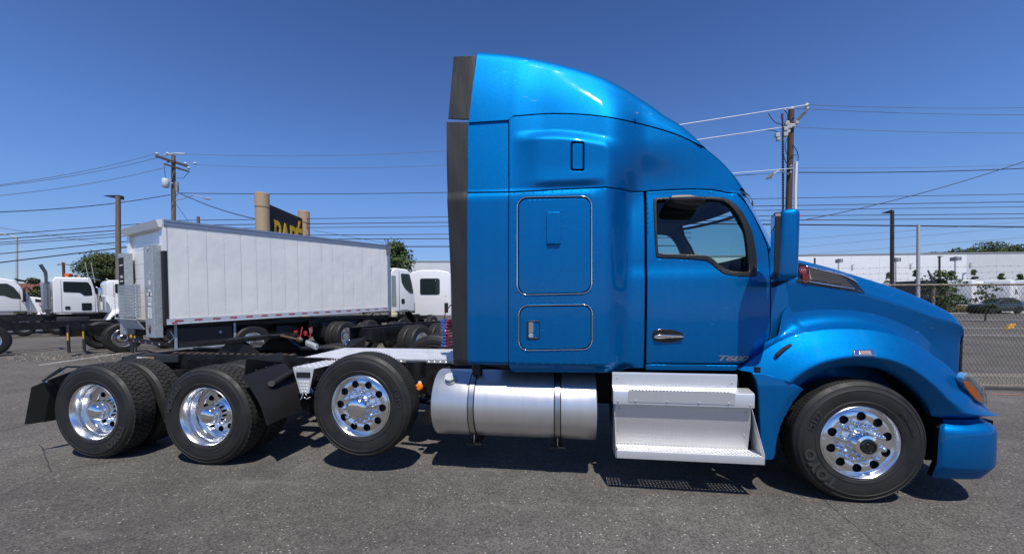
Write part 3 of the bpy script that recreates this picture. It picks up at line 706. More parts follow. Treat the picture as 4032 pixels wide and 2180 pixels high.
panel('intake_chrome_upper', P, lambda x, z: fint(x, z)-.010, CHROME, it, ring=0, sp=.03, thick=.005, drop=0)
P = px(Z8([(640, 476), (760, 497), (900, 520), (1056, 542), (1050, 534), (900, 510), (760, 487), (642, 468)]), fint)
panel('intake_chrome_lower', P, lambda x, z: fint(x, z)-.010, CHROME, it, ring=0, sp=.03, thick=.004, drop=0)
# round maker's badge above a fluted red bar
cx, cz = onto(*Z8([(588, 372)])[0], fint); yy = fint(cx, cz)-.012
mb = MB()
mb.lathe([(.0, 0), (.030, 0), (.034, .003), (.034, .01)], 24, (cx, yy-.006, cz)); em = mb.build('hood_emblem', RED, truck, True, 30)
mb = MB(); mb.lathe([(.030, -.0085), (.0345, -.0085), (.0345, 0), (.030, 0)], 24, (cx, yy, cz), closed=True); mb.build('emblem_ring', REDM, em)
V, Fc = textmesh('KW', .030, .001, space=.8, bold=.0008)
mb = MB(); mb.add([(cx-.021+v.x*.85, yy-.008-v.z, cz-.010+v.y) for v in V], Fc); mb.build('emblem_lettering', mat('pink_chrome', (.75, .35, .35), .3, .6), em)
yb2 = fint(cx, cz-.10)-.010; mb = MB()
for k in range(5):
    xx = cx-.022+k*.011; mb.bbox((xx-.004, yb2-.008, cz-.105), (xx+.004, yb2+.01, cz-.038), .002)
mb.build('emblem_bar', RED, em)
mb = MB(); mb.tube([(cx-.03, yy, cz-.03), (cx-.028, yb2-.004, cz-.10), (cx, yb2-.004, cz-.11), (cx+.028, yb2-.004, cz-.10), (cx+.03, yy, cz-.03)], .0035, 6); mb.build('emblem_outline', CHROME, em, True)
# --- front fender, swept round the wheel centre
WX, WZ = 1.635, .49
RC = [(5, 1.208), (10.6, 1.208), (16.6, 1.205), (23, 1.155), (32, 1.00), (40.6, .970), (52, .952), (63, .953), (76.8, .945), (90, .940), (104, .957), (118, .99), (135.6, 1.015), (142.6, 1.035), (150, 1.06)]
RA = [(22, .614), (27.6, .622), (38, .620), (49, .622), (62, .632), (72, .638), (87, .634), (101, .632), (117, .630), (134, .627), (160, .612), (174, .628), (193, .682)]
def ra_f(a):
    if a < 22: return min(.23/math.sin(math.radians(max(a, 1))), 1.206)
    return cinterp(RA, a)
def wrapy(x): return .62*max(0, x-2.42)**1.2
def fend_pt(a, t):
    # t 0..1 arch to crest, 1..2 crest into the hood side
    ra = ra_f(a); rc = max(cinterp(RC, a), ra+.002)
    if t <= 1:
        yT = [(0, .085), (.03, .07), (.27, .002), (.31, .0), (.36, .008), (.7, .078), (1, .15)]
        r = lerp(ra, rc, t); y = interp(yT, t)
    else:
        k = 1-.9*sst(110, 124, a); u = t-1
        r = rc+k*cinterp([(0, 0), (.2, .018), (.45, .045), (.7, .10), (1, .24)], u)
        x = WX+r*math.cos(math.radians(a)); yt_ = (yh(max(x, 1.15))+.022 if a < 110 else lerp(yh(1.2), .2, sst(110, 124, a)))-.002
        y = lerp(.15, yt_, cinterp([(0, 0), (.2, .30), (.45, .66), (.7, .91), (1, 1)], u)) if a < 122 else lerp(.15, .23, u)
    x = WX+r*math.cos(math.radians(a)); z = WZ+r*math.sin(math.radians(a))
    x = min(x, 2.835)
    lim = yh(min(x, 2.93))+.021 if (t > 1 and x > 1.2) else 9
    w_ = wrapy(x)*(1 if t <= 1 else max(0, 1-(t-1)*1.0))
    return (x, min(y+w_, max(lim, y if t <= 1 else lim)), z)
ts = [0, .015, .03, .08, .14, .2, .25, .27, .29, .31, .335, .36, .42, .5, .58, .66, .74, .82, .88, .93, .97, 1.0, 1.03, 1.08, 1.14, 1.2, 1.28, 1.36, 1.45, 1.55, 1.65, 1.75, 1.88, 2.0]
rows = []
a_ = 10.7; A_ = []
NA = 80
for i in range(NA+1):
    r = []
    for t in ts:
        a = lerp(10.8, lerp(133.2, 147, min(1, t)), i/NA); r.append(fend_pt(a, t))
    rows.append(r)
g = MB().grid(rows); fender = g.build('front_fender', BLUE, truck, True, 50)
mb = MB(); mb.grid([[r[0] for r in rows], [(r[0][0], r[0][1]+.05, r[0][2]) for r in rows]]); mb.build('fender_lip', BLUE, fender)
# far fender: mirrored copy
g2 = MB().grid([[(p[0], 2*YM-p[1], p[2]) for p in r] for r in rows]); g2.F = [f[::-1] for f in g2.F]; g2.build('front_fender', BLUE, truck, True, 50)
# fender skirt behind the wheel
P = px(spl([(2964, 1468), (3020, 1474), (3090, 1494), (3168, 1533)], 4)+[(3130, 1580), (3095, 1640), (3076, 1680), (3066, 1715), (3056, 1760), (3048, 1800), (3040, 1808), (3003, 1808), (2999, 1795), (2995, 1700), (2986, 1540), (2980, 1500)], lambda x, z: .02)
panel('fender_skirt', P, lambda x, z: .012+.06*max(0, 1-(math.hypot(x-WX, z-WZ)-.60)/.06)*.3+.25*max(0, z-.95)**1.3, BLUE, truck, ring=.01, drop=.008, sp=.03)
# wheel well
mb = MB(); rr_ = []
for i in range(41):
    a = math.radians(lerp(-8, 196, i/40)); rr_.append([(WX+.68*math.cos(a), y, WZ+.68*math.sin(a)) for y in (.09, .5, .8)])
mb.grid(rr_); mb.box((.8, .8, .35), (2.75, .82, 1.3)); mb.box((.86, .09, .40), (.9, .8, 1.1)); mb.box((2.25, .15, .74), (2.55, .8, .76)); mb.box((2.5, .6, .74), (2.7, .8, .76)); mb.build('wheel_well_liner', DARK, truck)
# black trim strip between fender and cowl
P = [aty(u, v, .075) for u, v in ((3050, 1397), (3085, 1362), (3113, 1352), (3115, 1364), (3062, 1402))]
mb = MB(); mb.tube([aty(3056, 1399, .085), aty(3086, 1372, .10), aty(3113, 1358, .12)], .016, 8); mb.build('cowl_seal', BLACK, truck, True)
# side marker
FE = lambda x, z: fend_y(x, z)
def fend_y(x, z):
    a = math.degrees(math.atan2(z-WZ, x-WX)); r = math.hypot(x-WX, z-WZ); ra = ra_f(a); rc = cinterp(RC, a); t = max(0, min(1, (r-ra)/(rc-ra)))
    return fend_pt(a, t)[1]
P = px(Z8([(1036, 1080), (1215, 1078), (1237, 1136), (1036, 1136)]), fend_y)
mk = panel('side_marker', P, lambda x, z: fend_y(x, z)-.022, CHROME, truck, ring=.006, drop=.006, thick=.014, sp=.02)
P = px(Z8([(1080, 1090), (1180, 1088), (1192, 1124), (1078, 1124)]), fend_y)
panel('marker_lens', P, lambda x, z: fend_y(x, z)-.027, mat('smoked_lens', (.30, .27, .25), .12, coat=1), mk, ring=.003, drop=.004, thick=.005, sp=.02)
for du in (1098, 1125, 1152):
    x, z = onto(*Z8([(du, 1105)])[0], fend_y); mb = MB(); mb.blob((x, fend_y(x, z)-.028, z), .0055, 1); mb.build('marker_diode', AMBER, mk)
# headlight
fh = lambda x, z: .055+wrapy(x)*1.0-.012
P = px(spl([(3798, 1493), (3806, 1475), (3819, 1468), (3843, 1490), (3876, 1531), (3886, 1577), (3883, 1593), (3866, 1586), (3848, 1572), (3819, 1537), (3804, 1512)], 3), fh)
hl = panel('headlight', P, lambda x, z: fh(x, z)+.012, mat('headlight_reflector', (.55, .57, .56), .22, .7, noise=.4, nscale=24), truck, ring=.006, drop=.006, thick=.05, sp=.02)
P = px([(3801, 1499), (3818, 1500), (3846, 1528), (3866, 1554), (3873, 1584), (3860, 1580), (3848, 1571), (3819, 1536), (3806, 1514)], fh)
panel('turn_signal', P, lambda x, z: fh(x, z)+.006, AMBER, hl, ring=.004, thick=.01, sp=.02)
P = px(spl([(3798, 1493), (3806, 1475), (3819, 1468), (3843, 1490), (3876, 1531), (3886, 1577), (3883, 1593), (3866, 1586), (3848, 1572), (3819, 1537), (3804, 1512)], 3), fh)
panel('headlight_lens', P, lambda x, z: fh(x, z)-.006, LENS, hl, ring=.008, drop=.008, thick=.008, sp=.02)
# --- bumper
plan = spl([(2.235, .05), (2.27, .015), (2.40, .0), (2.56, .025), (2.66, .08), (2.735, .16), (2.80, .27), (2.865, .42), (2.93, .8), (2.95, 1.22)], 5)
zs = [(.212, .13), (.218, .08), (.225, .06), (.325, .0), (.345, -.006), (.60, -.004), (.635, .006), (.66, .03), (.675, .07), (.70, .09), (.705, .16)]
rows = []
def poff(P, d):
    Q = []
    for i in range(len(P)):
        a = Vector(P[max(0, i-1)]); b = Vector(P[min(len(P)-1, i+1)]); t = (b-a).normalized(); nn = Vector((-t.y, t.x)); Q.append(Vector(P[i])+nn*d)
    return Q
for z, d in zs:
    q = poff(plan, d); sx = -.06*max(0, (.36-z)/.12)
    q = [(p.x+(sx*max(0, 1-i/12)), min(p.y, YM)) for i, p in enumerate(q)]
    rows.append([(x, y, z) for x, y in q]+[(x, 2*YM-y, z) for x, y in q[::-1][1:]])
g = MB().grid(rows); bp_ = g.build('bumper', BLUE, truck, True, 35)
mb = MB(); mb.grid([[r[0] for r in rows], [(r[0][0]+.01, r[0][1]+.06, r[0][2]) for r in rows]]); mb.box((2.3, .25, .3), (2.8, 2.2, .66)); mb.build('bumper_backing', DARK, bp_)
# ------------------------------------------------------------------ wheels
def arc_text(txt, size, r, a0, y=-.003, bold=0., space=1., M=TLET, parent=None, ex=.0015, name='sidewall_lettering', outline=False):
    V, Fc = textmesh(txt, size, ex, space=space, bold=bold)
    P = []
    for v in V:
        a = math.radians(a0)-v.x/r; rr = r+v.y; P.append((rr*math.cos(a), y-v.z, rr*math.sin(a)))
    return obj(name, P, Fc, M, parent)
TW = .275
def tyre_prof(front=True):
    side = [(.292, .045), (.300, .022), (.312, .010), (.330, .006), (.338, .003), (.345, .007), (.38, .001), (.415, .0), (.432, .002), (.436, -.001), (.442, .003), (.458, .008), (.468, .012), (.472, .009), (.480, .018), (.492, .030), (.4985, .036), (.503, .044)]
    R = .507
    if front:
        mid = []
        for g0 in (.072, .112, .155, .197):
            mid += [(R, g0-.005), (.492, g0-.003), (.492, g0+.003), (R, g0+.005)]
    else: mid = [(.490, .05), (.490, TW-.05)]
    return side+mid+[(r, TW-h) for r, h in side[::-1]]
mb = MB(); mb.lathe(tyre_prof(True), 96); TY_F = mb.build('tyre', TYRE, None, True, 30).data
mb = MB(); pr = tyre_prof(False); pr = [(min(r, .4965), h) for r, h in pr]; mb.lathe(pr, 96); TY_R = mb.build('tyre', TYRE, None, True, 30).data
# drive tread: five staggered rows of chevron blocks
mb = MB(); N = 58
for row in range(5):
    y0 = .034+row*.0425; y1 = y0+.037
    for k in range(N):
        a0 = (k+(row % 2)*.5)*2*pi/N; da = 2*pi/N*.80; sk = (.16 if row % 2 else -.16)*2*pi/N*2
        ro = .5085 if 0 < row < 4 else .505
        pts = []
        for (aa, yy) in ((a0, y0), (a0+da, y0), (a0+da+sk*.5, (y0+y1)/2), (a0+da, y1), (a0, y1), (a0+sk*.5, (y0+y1)/2)):
            pts.append((aa, yy))
        V = [(ro*math.cos(a), y, ro*math.sin(a)) for a, y in pts]+[(.486*math.cos(a), y, .486*math.sin(a)) for a, y in pts]
        mb.add(V, [(0, 1, 2, 5), (5, 2, 3, 4)]+[(i, (i+1) % 6, 6+(i+1) % 6, 6+i) for i in range(6)])
TR_R = mb.build('tread_blocks', TREAD, None).data
# small ribs cut into the shoulder of the rolling tyres
mb = MB()
for k in range(110):
    a = k*2*pi/110; c, s = math.cos(a), math.sin(a); d = .006
    for ya, yb in ((.037, .06), (.079, .1), (.12, .147), (.163, .19), (.21, .236)):
        p = [(.5085*c-d*s*t, y, .5085*s+d*c*t) for y, t in ((ya, -1.4), (yb, -1.), (yb, 1.), (ya, .6))]
        mb.add(p, [(0, 1, 2, 3)])
TR_F = mb.build('tread_sipes', TREAD, None).data
for nm in ('tyre', 'tyre.001', 'tread_blocks', 'tread_sipes'):
    if nm in bpy.data.objects: bpy.data.objects.remove(bpy.data.objects[nm])
def link(me, name, parent, kind=None, loc=None):
    o = bpy.data.objects.new(name, me); COL.objects.link(o); o.parent = parent
    if loc: o.location = loc
    if kind: o['kind'] = kind
    return o
def disc_face(prof, r0, r1, holes_r, hole_rad, n=10, a0=0.):
    P = [(r1*math.cos(t*2*pi/64), r1*math.sin(t*2*pi/64)) for t in range(64)]
    H = [[(r0*math.cos(t*2*pi/32), r0*math.sin(t*2*pi/32)) for t in range(32)]]
    for k in range(n):
        a = a0+k*2*pi/n; c = (holes_r*math.cos(a), holes_r*math.sin(a))
        H.append([(c[0]+hole_rad*math.cos(t*2*pi/20), c[1]+hole_rad*math.sin(t*2*pi/20)) for t in range(20)])
    pts, tris, loops, bs = cdt(P, H, .022, 0)
    mb = MB(); V = [(x, interp(prof, math.hypot(x, z)), z) for x, z in pts]; mb.add(V, tris)
    for l in loops[2:]:
        b = [(V[i][0], V[i][1]+.010, V[i][2]) for i in l]; mb.add([V[i] for i in l]+b, [(i, (i+1) % len(l), len(l)+(i+1) % len(l), len(l)+i) for i in range(len(l))])
    return mb
# steer/pusher wheel: convex face
fp = [(.0, .02), (.115, .018), (.128, .026), (.15, .040), (.175, .034), (.20, .026), (.235, .026), (.262, .035), (.275, .048)]
mbF = disc_face(fp, .10, .272, .216, .036, a0=math.radians(9))
mbF.lathe([(.272, .046), (.281, .036), (.288, .018), (.296, .010), (.301, .014), (.302, .024), (.297, .030), (.292, .045)], 96)
o_ = mbF.build('wheel', RIM, None, True, 35); WF = o_.data; bpy.data.objects.remove(o_)
mb = MB(); mb.lathe([(.0, .062), (.268, .062)], 48); o_ = mb.build('x', DARK, None); WBK = o_.data; bpy.data.objects.remove(o_)  # flat black disc, painted shade behind the hand holes
def lug_mesh():
    mb = MB(); mb.lathe([(.027, .0), (.027, -.008), (.020, -.012), (.019, -.038), (.0235, -.046), (.0235, -.058), (.018, -.070), (.008, -.077), (0, -.078)], 14)
    o = mb.build('x', CHROME, None, True, 40); me = o.data; bpy.data.objects.remove(o); return me
LUG = lug_mesh()
def hub_mesh(kind):
    mb = MB()
    if kind == 'front': prof = [(.106, .02), (.106, -.018), (.103, -.034), (.098, -.040), (.092, -.055), (.084, -.066), (.060, -.072)]
    elif kind == 'pusher': prof = [(.106, .02), (.106, -.02), (.103, -.036), (.100, -.045), (.095, -.062), (.080, -.075), (.05, -.083), (.02, -.086), (0, -.0865)]
    else: prof = [(.125, .20), (.122, .175), (.108, .168), (.104, .10), (.104, .070), (.097, .058), (.090, .052), (.085, .030), (.072, .012), (.05, .002), (.025, -.003), (0, -.004)]
    mb.lathe(prof, 40); o = mb.build('x', CHROME, None, True, 35); me = o.data; bpy.data.objects.remove(o); return me
HUBS = {k: hub_mesh(k) for k in ('front', 'pusher', 'drive')}
# deep-dish outer drive wheel
dp = [(.0, .205), (.14, .203), (.16, .195), (.19, .190), (.215, .196), (.24, .215)]
mbR = disc_face(dp, .11, .232, .180, .031, a0=math.radians(18))
mbR.lathe([(.232, .207), (.243, .212), (.250, .205), (.252, .185), (.2525, .16), (.257, .135), (.267, .118), (.268, .105), (.272, .10), (.274, .06), (.279, .05), (.284, .035), (.292, .020), (.299, .012), (.303, .016), (.303, .028), (.295, .04)], 96)
o_ = mbR.build('wheel', RIM, None, True, 35); WR = o_.data; bpy.data.objects.remove(o_)
mb = MB(); mb.lathe([(.0, .24), (.25, .24)], 48); o_ = mb.build('x', DARK, None); WBR = o_.data; bpy.data.objects.remove(o_)  # same black backing disc, set deeper for the dished wheel
def wheel(kind, loc, rot=0., parent=truck, txt=(), lab=None, detail=True, flip=False):
    me = WF if kind in ('front', 'pusher') else WR
    o = bpy.data.objects.new('wheel', me); COL.objects.link(o); o.parent = parent; o.location = loc
    o.rotation_euler = (0, rot, pi if flip else 0)
    if lab: o['label'] = lab
    link(TY_F if kind != 'drive' else TY_R, 'tyre', o)
    if kind == 'drive': link(TR_R, 'tread_blocks', o, 'stuff'); link(WBR, 'hole_backing', o)
    else: link(TR_F, 'tread_sipes', o, 'stuff'); link(WBK, 'hole_backing', o)
    link(HUBS[kind], 'hub_cap', o)
    if kind != 'drive' and detail:
        for k in range(10):
            a = k*2*pi/10+.3; l = link(LUG, 'lug_nut', o, loc=(.148*math.cos(a), .034, .148*math.sin(a)))
    for (t, s, r, a0, b, sp) in txt:
        arc_text(t, s, r, a0, bold=b, space=sp, parent=o)
    return o
X1, X2, X3, X4 = -5.7645, -4.409, -2.723, 1.635
w1 = wheel('drive', (X1, 0, .505), 0, txt=[('TOYO', .092, .372, -18, .004, 1.2), ('M920A', .022, .37, -80, .001, 1.2)])
w2 = wheel('drive', (X2, 0, .505), math.radians(0), txt=[('MICHELIN', .070, .385, 176, .003, .98), ('X MULTI D', .022, .355, -55, .001, 1.1), ('11R22.5', .024, .37, -12, .0, 1.1)])
w3 = wheel('pusher', (X3, .0, .667), math.radians(12), txt=[('TOYO', .060, .38, 40, .001, 1.2), ('M177', .026, .385, 165, .0, 1.2)])
w4 = wheel('front', (X4, .0, .505), math.radians(-6), txt=[('TOYO', .108, .362, -124, .006, 1.15), ('M177', .062, .375, 160, .0015, 1.2), ('295/75R22.5', .034, .375, 38, .0005, 1.25), ('REGIONAL', .018, .41, -30, 0, 1.2)])
# black oil cap in the steer hub
mb = MB(); mb.lathe([(.062, -.072), (.060, -.082), (.045, -.088), (.043, -.080), (.022, -.080), (.020, -.086), (0, -.087)], 32); mb.build('oil_cap', BLACKG, w4, True, 30)
# inner duals and far side
mb = MB()
for X in (X1, X2):
    for yy, fl in ((TW+.055, False), (2*YM, True), (2*YM-TW-.055, True)):
        o = bpy.data.objects.new('wheel', WR); COL.objects.link(o); o.parent = truck; o.location = (X, yy, .505); o.rotation_euler = (0, 1.3, pi if fl else 0)
        link(TY_R, 'tyre', o); link(TR_R, 'tread_blocks', o, 'stuff')
for X, Z in ((X3, .667), (X4, .505)):
    wheel('pusher' if X == X3 else 'front', (X, 2*YM, Z), flip=True, detail=False)
# axles, brake chambers, airbags
for X, Z in ((X1, .5), (X2, .5), (X3, .66)):
    mb = MB()
    mb.cyl((X, .35, Z), (X, 2.1, Z), .075, 12); mb.blob((X, YM, Z), (.2, .18, .2), 2)
    for y in (.75, 1.7):
        mb.cyl((X+.28, y, Z-.02), (X+.28, y, Z+.34), .12, 16); mb.cyl((X-.05, y, Z+.05), (X-.42, y, Z+.12), .06, 10)
    mb.build('axle_assembly', FRAME, truck, True)
mb = MB(); mb.cyl((X4, .35, .5), (X4, 2.1, .5), .06, 12)
mb.build('axle_assembly', FRAME, truck, True)
# frame rails with flanges
for y, s in ((.79, 1), (1.65, -1)):
    mb = MB(); mb.box((-6.18, y-.004, .755), (2.5, y+.004, 1.005)); mb.box((-6.18, y, .998), (2.5, y+.09*s, 1.01)); mb.box((-6.18, y, .75), (2.5, y+.09*s, .762))
    mb.prism([(-6.18, y-.004, .76), (-6.18, y-.004, 1.004), (-6.44, y-.004, .93), (-6.44, y-.004, .84)], (0, .008, 0)); mb.build('frame_rail', FRAME, truck)
for x in (-6.35, -5.1, -3.7, -2.2, -.6, .8):
    mb = MB(); mb.box((x-.04, .79, .78), (x+.04, 1.65, .98)); mb.build('crossmember', FRAME, truck)
mb = MB()
for k in range(46):
    x = -6.1+k*.1
    mb.blob((x, .783, .965 if k % 2 else .80), .010, 1)
tag(mb.build('frame_bolts', FRAME, truck), kind='stuff')
# engine, gearbox and rear suspension mass seen between the wheels
mb = MB(); mb.bbox((-.1, .85, .45), (2.2, 1.6, 1.15), .06); mb.bbox((-1.3, 1., .5), (0, 1.45, .95), .06); mb.cyl((-4.2, YM, .75), (-1.2, YM, .8), .06, 10)
mb.build('drivetrain', FRAME, truck)
# taper end plates and labels at the rear
mb = MB(); mb.prism([aty(u, v, .74) for u, v in ((455, 1428), (515, 1394), (700, 1397), (700, 1425))], (0, .03, 0)); mb.build('frame_end_plate', mat('dark_grey_paint', (.03, .033, .036), .45), truck)
x0, z0 = S(540, 1418, .735)
for i, (c, M_) in enumerate(((0, WHITEP), (.085, mat('pale_yellow_sticker', (.62, .55, .35), .6)), (.165, mat('orange_sticker', (.55, .22, .08), .6)))):
    mb = MB(); mb.box((x0+c, .732, z0), (x0+c+.08, .736, z0+.045)); mb.build('warning_sticker', M_, truck)
# --- fifth wheel
mb = MB()
V = []
pl = [(-5.35, .85), (-5.45, 1.05), (-5.0, 1.17), (-5.0, 1.27), (-5.45, 1.39), (-5.35, 1.6), (-4.75, 1.68), (-4.45, 1.5), (-4.35, 1.22), (-4.45, .94), (-4.75, .76)]
tz = lambda x: 1.15+.11*(x+5.4)
mb.prism([(x, y, tz(x)) for x, y in pl], (0, 0, -.045)); fw = mb.build('fifth_wheel', mat('greasy_steel', (.012, .012, .012), .33, .5, noise=.5, nscale=12), truck)
mb = MB()
for y in (.82, 1.56):
    mb.prism([(-5.1, y, 1.01), (-4.9, y, 1.18), (-4.7, y, 1.18), (-4.45, y, 1.01)], (0, .06, 0))
mb.box((-5.7, .79, 1.012), (-4.0, .87, 1.03)); mb.box((-5.7, 1.57, 1.012), (-4.0, 1.65, 1.03)); mb.build('fifth_wheel_bracket', FRAME, fw)
mb = MB()
for k in range(17): mb.box((-5.66+k*.1, .80, 1.03), (-5.61+k*.1, .86, 1.045))
tag(mb.build('slide_teeth', mat('rusty_steel', (.09, .055, .04), .8, noise=.3), fw), kind='stuff')
mb = MB(); p0 = atd(1165, 1330, 5.6); p1 = atd(1205, 1322, 5.6)
mb.tube([(-4.95, .9, 1.2), (-4.62, .98, 1.235), (-4.25, 1.0, 1.26)], .022, 8); mb.build('release_handle', FRAME, fw, True)
mb = MB(); q = [Vector((-3.98+.14*k/60, 1.02+.03*math.cos(k*.9), 1.16-.05*k/60+.035*math.sin(k*.9))) for k in range(61)]
mb.tube(q, .007, 6); mb.build('release_spring', GALV, truck, True)
mb = MB(); mb.blob((-4.05, .98, 1.2), (.05, .03, .04), 2); mb.tube([(-4.3, .98, 1.25), (-4.05, .98, 1.2)], .018, 8); mb.build('latch_fitting', mat('bronze_fitting', (.12, .08, .05), .5, .5), truck, True)
# --- deck plate
def bars(mb, org, ux, uy, nrm, nx, ny, p, ln=.026, w_=.0045, h=.0035):
    for i in range(nx):
        for j in range(ny):
            c = org+ux*(p*(i+.5))+uy*(p*(j+.5)); d = (ux+uy if (i+j) % 2 else ux-uy).normalized(); e = d.cross(nrm).normalized()
            V = [c-d*ln/2, c-e*w_, c+d*ln/2, c+e*w_, c+nrm*h]
            mb.add(V, [(0, 1, 4), (1, 2, 4), (2, 3, 4), (3, 0, 4)])
DZ = 1.02
mb = MB(); dk = [(-3.855, .765), (-2.0, .74), (-1.72, .74), (-1.72, 1.72), (-2.35, 1.74), (-3.90, 1.74)]
dk = [(-3.855, .80), (-1.60, .735), (-1.60, 1.755), (-3.90, 1.747)]
mb.prism([(x, y, DZ-.004) for x, y in dk], (0, 0, -.006)); mb.prism([(-3.855, .80, DZ-.0045), (-1.60, .735, DZ-.0045), (-1.60, .738, DZ-.045), (-3.855, .803, DZ-.045)], (0, .004, 0))
deck = mb.build('deck_plate', PLATE, truck)
mb = MB(); bars(mb, Vector((-3.86, .80, DZ-.0042)), Vector((1, -.0, 0)), Vector((0, 1, 0)), Vector((0, 0, 1)), 66, 27, .0335)
bars(mb, Vector((-3.85, .797, DZ-.045)), Vector((1, -.0288, 0)).normalized(), Vector((0, 0, 1)), Vector((0, -1, 0)), 66, 1, .0335)
tag(mb.build('tread_pattern', PLATE, deck), kind='stuff')
mb = MB()
for x in (-3.5, -2.9, -2.3, -1.9): mb.box((x-.03, .80, .99), (x+.03, 1.70, 1.009))
mb.build('deck_support', FRAME, truck)
# step bracket hanging from the deck
A, B_, C_, D_ = (aty(1152, 1444, .30), aty(1236, 1451, .30), aty(1216.5, 1547.6, .30), aty(1182, 1547.6, .30))
E_ = atz(1288, 1416, A.z); F_ = atz(1365, 1418, A.z)
mb = MB(); mb.prism([A, B_, Vector((F_.x, .80, A.z)), Vector((E_.x, .80, A.z))], (0, 0, -.006)); mb.prism([A, B_, C_, D_], (0, .006, 0)); br = mb.build('step_bracket', PLATE, truck)
mb = MB(); bars(mb, Vector((A.x, .303, A.z)), Vector(((E_.x-A.x)/(.8-.3), 1, 0)).normalized(), Vector((1, 0, 0)), Vector((0, 0, 1)), 14, 9, .036)
for j in range(10):
    z = A.z-.02-j*.034; t = (A.z-z)/(A.z-D_.z); xa = lerp(A.x, D_.x, t)+.01; xb = lerp(B_.x, C_.x, t)-.01; n = max(1, int((xb-xa)/.034))
    for k in range(n):
        if 1 <= j <= 2 : continue
        bars(mb, Vector((xa+(xb-xa-n*.034)/2+k*.034, .2995, z-.017)), Vector((1, 0, 0)), Vector((0, 0, 1)), Vector((0, -1, 0)), 1, 1, .034)
tag(mb.build('tread_pattern', PLATE, br), kind='stuff')
x0, z0 = S(1168, 1485, .298); x1, z1 = S(1222, 1465, .298)
mb = MB(); mb.bbox((x0, .290, z0), (x1, .3, z1), .004); mb.build('foot_slot_plate', BLACK, br)
mb = MB(); mb.tube([aty(1196, 1540, .295), aty(1190, 1560, .29), aty(1184, 1572, .29)], .006, 6); mb.tube([aty(1222, 1562, .295), aty(1210, 1568, .29), aty(1208, 1570, .29)], .006, 6); mb.build('hook', GALV, br, True)
# --- quarter fender of black plastic ahead of the second axle
nearp = [(955, 1477), (972, 1500), (992, 1530), (1012, 1562), (1030, 1597), (1044, 1634), (1055, 1672)]
farp = [(1120, 1428), (1138, 1448), (1155, 1470), (1178, 1500), (1198, 1535), (1210, 1572), (1214, 1612)]
NP = [aty(u, v, .0) for u, v in nearp]; FP_ = [aty(u, v, .55) for u, v in farp]
rows = []
for a, b in zip(spl([tuple(p) for p in NP], 3), spl([tuple(p) for p in FP_], 3)):
    a, b = Vector(a), Vector(b); rows.append([a.lerp(b, t/8)+Vector((0, 0, .012*math.sin(pi*t/8))) for t in range(9)])
mb = MB(); mb.grid(rows); mb.grid([[p+Vector((-.012, 0, -.006)) for p in r] for r in rows]); mb.grid([[r[0] for r in rows], [r[0]+Vector((-.012, 0, -.006)) for r in rows]]); mb.grid([list(rows[-1]), [p+Vector((-.012, 0, -.006)) for p in rows[-1]]])
qf = mb.build('quarter_fender', BLACK, truck, True, 50)
P = [aty(967, 1411, .02), aty(1108, 1387, .55), aty(1115, 1427, .55), aty(960, 1474, .02)]
mb = MB(); mb.prism(P, (.012, 0, 0)); mb.build('splash_flap', BLACK, qf)
mb = MB()
for t in (.25, .5, .75): mb.blob(P[3].lerp(P[2], t)+Vector((.016, 0, .012)), .008, 1)
c = rows[7][3]; mb.cyl(c-Vector((.01, -.01, 0)), c+Vector((.035, -.03, .012)), .03, 16)
mb.build('fender_bolt', mat('grey_plastic', (.05, .05, .05), .6), qf, True)
mb = MB(); mb.tube([rows[7][3]+Vector((.02, 0, 0)), rows[6][6]+Vector((.05, 0, .02)), rows[5][8]+Vector((.06, .2, .05))], .035, 12); mb.build('fender_bracket', BLACK, qf)
o = qf; # far side quarter fender
rows2 = [[Vector((p.x, 2*YM-p.y, p.z)) for p in r] for r in rows]; mb = MB(); mb.grid(rows2); mb.grid([[p+Vector((-.012, 0, -.006)) for p in r] for r in rows2]); q2 = mb.build('quarter_fender', BLACK, truck, True, 50)
P2 = [Vector((p.x, 2*YM-p.y, p.z)) for p in P]; mb = MB(); mb.prism(P2, (.012, 0, 0)); mb.build('splash_flap', BLACK, q2)
# --- rear mud flap and hanger
xm = -6.62
mp_ = [(124, 1524), (170, 1500), (237, 1453), (300, 1447)]
mb = MB(); N_ = [aty(u, v, .0) for u, v in ((97, 1670), (124, 1524))]
top = [Vector((N_[1].x, 0, N_[1].z)), Vector((N_[1].x+.12, .10, N_[1].z+.08)), Vector((N_[1].x+.22, .28, N_[1].z+.16)), Vector((N_[1].x+.26, .62, N_[1].z+.18))]
bot = [Vector((N_[0].x, 0, N_[0].z)), Vector((N_[0].x+.10, .10, N_[0].z)), Vector((N_[0].x+.18, .28, N_[0].z)), Vector((N_[0].x+.2, .62, N_[0].z))]
mb.grid([top, bot]); mb.grid([[p+Vector((-.01, .004, 0)) for p in top], [p+Vector((-.01, .004, 0)) for p in bot]]); mb.grid([[top[0], bot[0]], [top[0]+Vector((-.01, .004, 0)), bot[0]+Vector((-.01, .004, 0))]])
mf = mb.build('mud_flap', mat('mudflap_rubber', (.006, .006, .007), .75), truck)
mb = MB(); h1 = aty(168, 1499, .04); h2 = aty(235, 1460, .10); h3 = aty(262, 1443, .2); h4 = aty(330, 1444, .5)
mb.tube([h1, h2, h3, h4, h4+Vector((.35, .3, 0))], .012, 8); mb.tube([h1+Vector((.02, .03, .04)), h2+Vector((.02, 0, .035))], .008, 6); mb.build('flap_hanger', BLACK, mf, True)
mb = MB()
for (u, v) in ((184, 1502), (245, 1464)): mb.blob(aty(u, v, .03), .011, 1)
mb.build('hanger_bolt', CHROME, mf, True)
